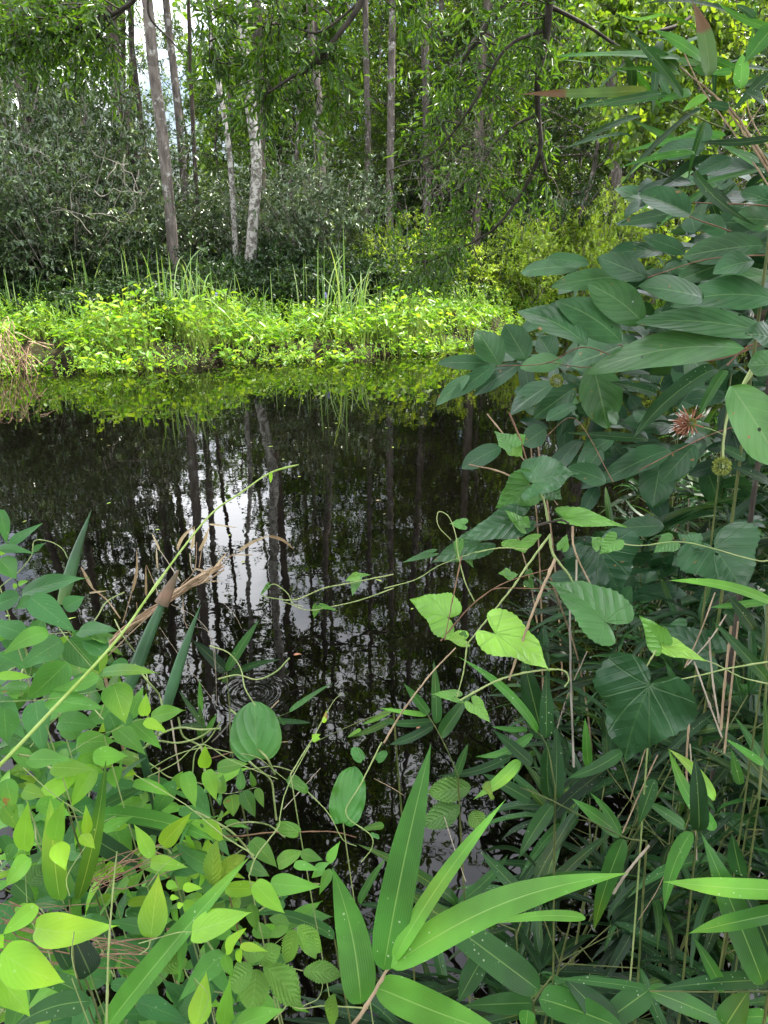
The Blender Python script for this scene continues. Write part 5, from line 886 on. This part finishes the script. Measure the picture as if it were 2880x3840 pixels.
# cane thicket on the right: five plants, copied
PROTO = []
for s in range(6):
    rng = np.random.default_rng(300 + s); o = thing('thicket_cane', 'one of the crowded leafy canes filling the lower right thicket', 'cane', (0, 0, -.4), 'crowded canes of the lower right thicket')
    cu, fo = MB(), MB(); Hh = rng.uniform(.85, 1.25); ln_ = rng.normal(size=2) * .12
    P = spline([(0, 0, 0), (ln_[0] * .4, ln_[1] * .4, Hh * .5), (ln_[0], ln_[1], Hh)], 8); tube(cu, P, np.linspace(.0045, .0015, len(P)), 6)
    for b in range(13):
        t = rng.uniform(.25, 1.); q = np.array([np.interp(t * (len(P) - 1), np.arange(len(P)), P[:, c]) for c in range(3)]); a = rng.uniform(0, 2 * pi); e = q + np.array([cos(a), sin(a), rng.uniform(.3, 1.2)]) * rng.uniform(.06, .16); tube(cu, [q, e], [.0016, .001], 4)
        for l in range(5):
            a2 = a + rng.normal() * .9; D = nrm([cos(a2), sin(a2), rng.uniform(-.7, .7)]); L_ = rng.uniform(.12, .24); N = nrm(np.array([0, 0, 1.]) + rng.normal(size=3) * .4)
            big_leaf(fo, e, e + D * L_, L_ * rng.uniform(.085, .125), N, 'c', rng.uniform(0, .5) ** 1.2, arch=rng.uniform(.05, .2), fold=.3, grid=GL, bend=rng.normal() * .03)
    for nm, q, mt in (('culm', cu, M['cane_stem']), ('foliage', fo, CAN)):
        c = bpy.data.objects.new(nm, q.mesh(nm, mt)); COL.objects.link(c); c.parent = o
    PROTO.append(o)
rng = np.random.default_rng(99); first = set()
n_ = 0
for i in range(170):
    x, y = rng.uniform(.12, 2.6), rng.uniform(1.0, 3.4)
    sxp = 1440 + FPX * x / (y * cos(PITCH) + .58)
    if sxp < 1760 + 330 * rng.random() - (y < 1.7) * 120 or sxp > 2960: continue
    if sxp < 2280 and y > 2.1: continue
    if n_ >= 66: break
    k = i % 6
    if k in first: o = PROTO[k].copy(); COL.objects.link(o); [setattr(c2, 'parent', o) or COL.objects.link(c2) for c2 in [c.copy() for c in PROTO[k].children]]
    else: o = PROTO[k]; first.add(k)
    zt = np.clip(.32 + (sxp - 1500) / 1500 * .75, .3, 1.0) if y < 2.4 else np.clip(.45 + (sxp - 1700) / 1500 * .7, .4, 1.0)
    g = float(ground(x, y)); o.location = (x, y, max(g, -.35) - .02); o['label'] = uniq('%sleafy cane, ' + ('front' if y < 1.5 else 'middle' if y < 2.3 else 'back') + ' thicket, %s', sxp, NM); o.rotation_euler = (rng.normal() * .1, rng.normal() * .1, rng.uniform(0, 6.28)); o.scale = (1, 1, max(.55, (zt + .3))); n_ += 1
ds = []
for i in range(22):
    x, y = rng.uniform(.5, 2.0), rng.uniform(1.2, 2.8)
    mb = MB(); h = rng.uniform(.5, 1.05); l = rng.normal(size=2) * .22; tube(mb, spline([(x, y, -.3), (x + l[0] * .5, y + l[1] * .5, h * .5), (x + l[0], y + l[1], h)], 5), rng.uniform(.0016, .0032), 6)
    o = mb.build('dry_cane_stem', M['tan_stem' if i % 2 else 'dead2']); tag(o, uniq('%sdry ' + ('tan' if i % 2 else 'straw') + ' stem in the thicket, %s', 1440 + FPX * x / (y * cos(PITCH) + .58), NM), 'dry stem', 'dry stems of the cane thicket')
# floating leaves
for sx, sy, lab in [(1100, 2460, 'orange leaf afloat on the dark reflection of a trunk'), (1560, 2735, 'brown leaf afloat near the small cane tuft'), (1410, 1880, 'tiny pale leaf afloat in mid creek')]:
    r_ = ray(sx, sy); c = CAM + r_ * (CAMZ / -r_[2]) + [0, 0, .004]; mb = MB(); big_leaf(mb, c, c + np.array([.035, .006, .001]), .016, np.array([0, 0, 1.]), 'b', .3); o = mb.build('floating_leaf', DEADL if sx == 1410 else M['rust']); tag(o, lab, 'leaf', 'leaves afloat on the creek')

# unseen trees added behind the camera to block open sky light
for i, (x, y, k) in enumerate([(-5, -4, 0), (0, -7, 1), (5, -6, 2), (9, -1, 3), (-9, -2, 1), (-4, -10, 3), (8, -9, 0), (-9, 4.0 - 6, 2)]):
    o = thing('sky_block_tree', 'unseen leafy tree added behind the viewpoint to block sky light', 'tree', (x, y, float(ground(x, y)) - .05), 'unseen trees added behind the viewpoint'); o.rotation_euler.z = i * 2.; o.scale = (1.5, 1.5, 1.2)
    tm, lm, c1, c2 = MIDT[k]
    for nm, me in (('trunk', tm), ('limbs', lm), ('crown', c1)):
        c = bpy.data.objects.new(nm, me); COL.objects.link(c); c.parent = o
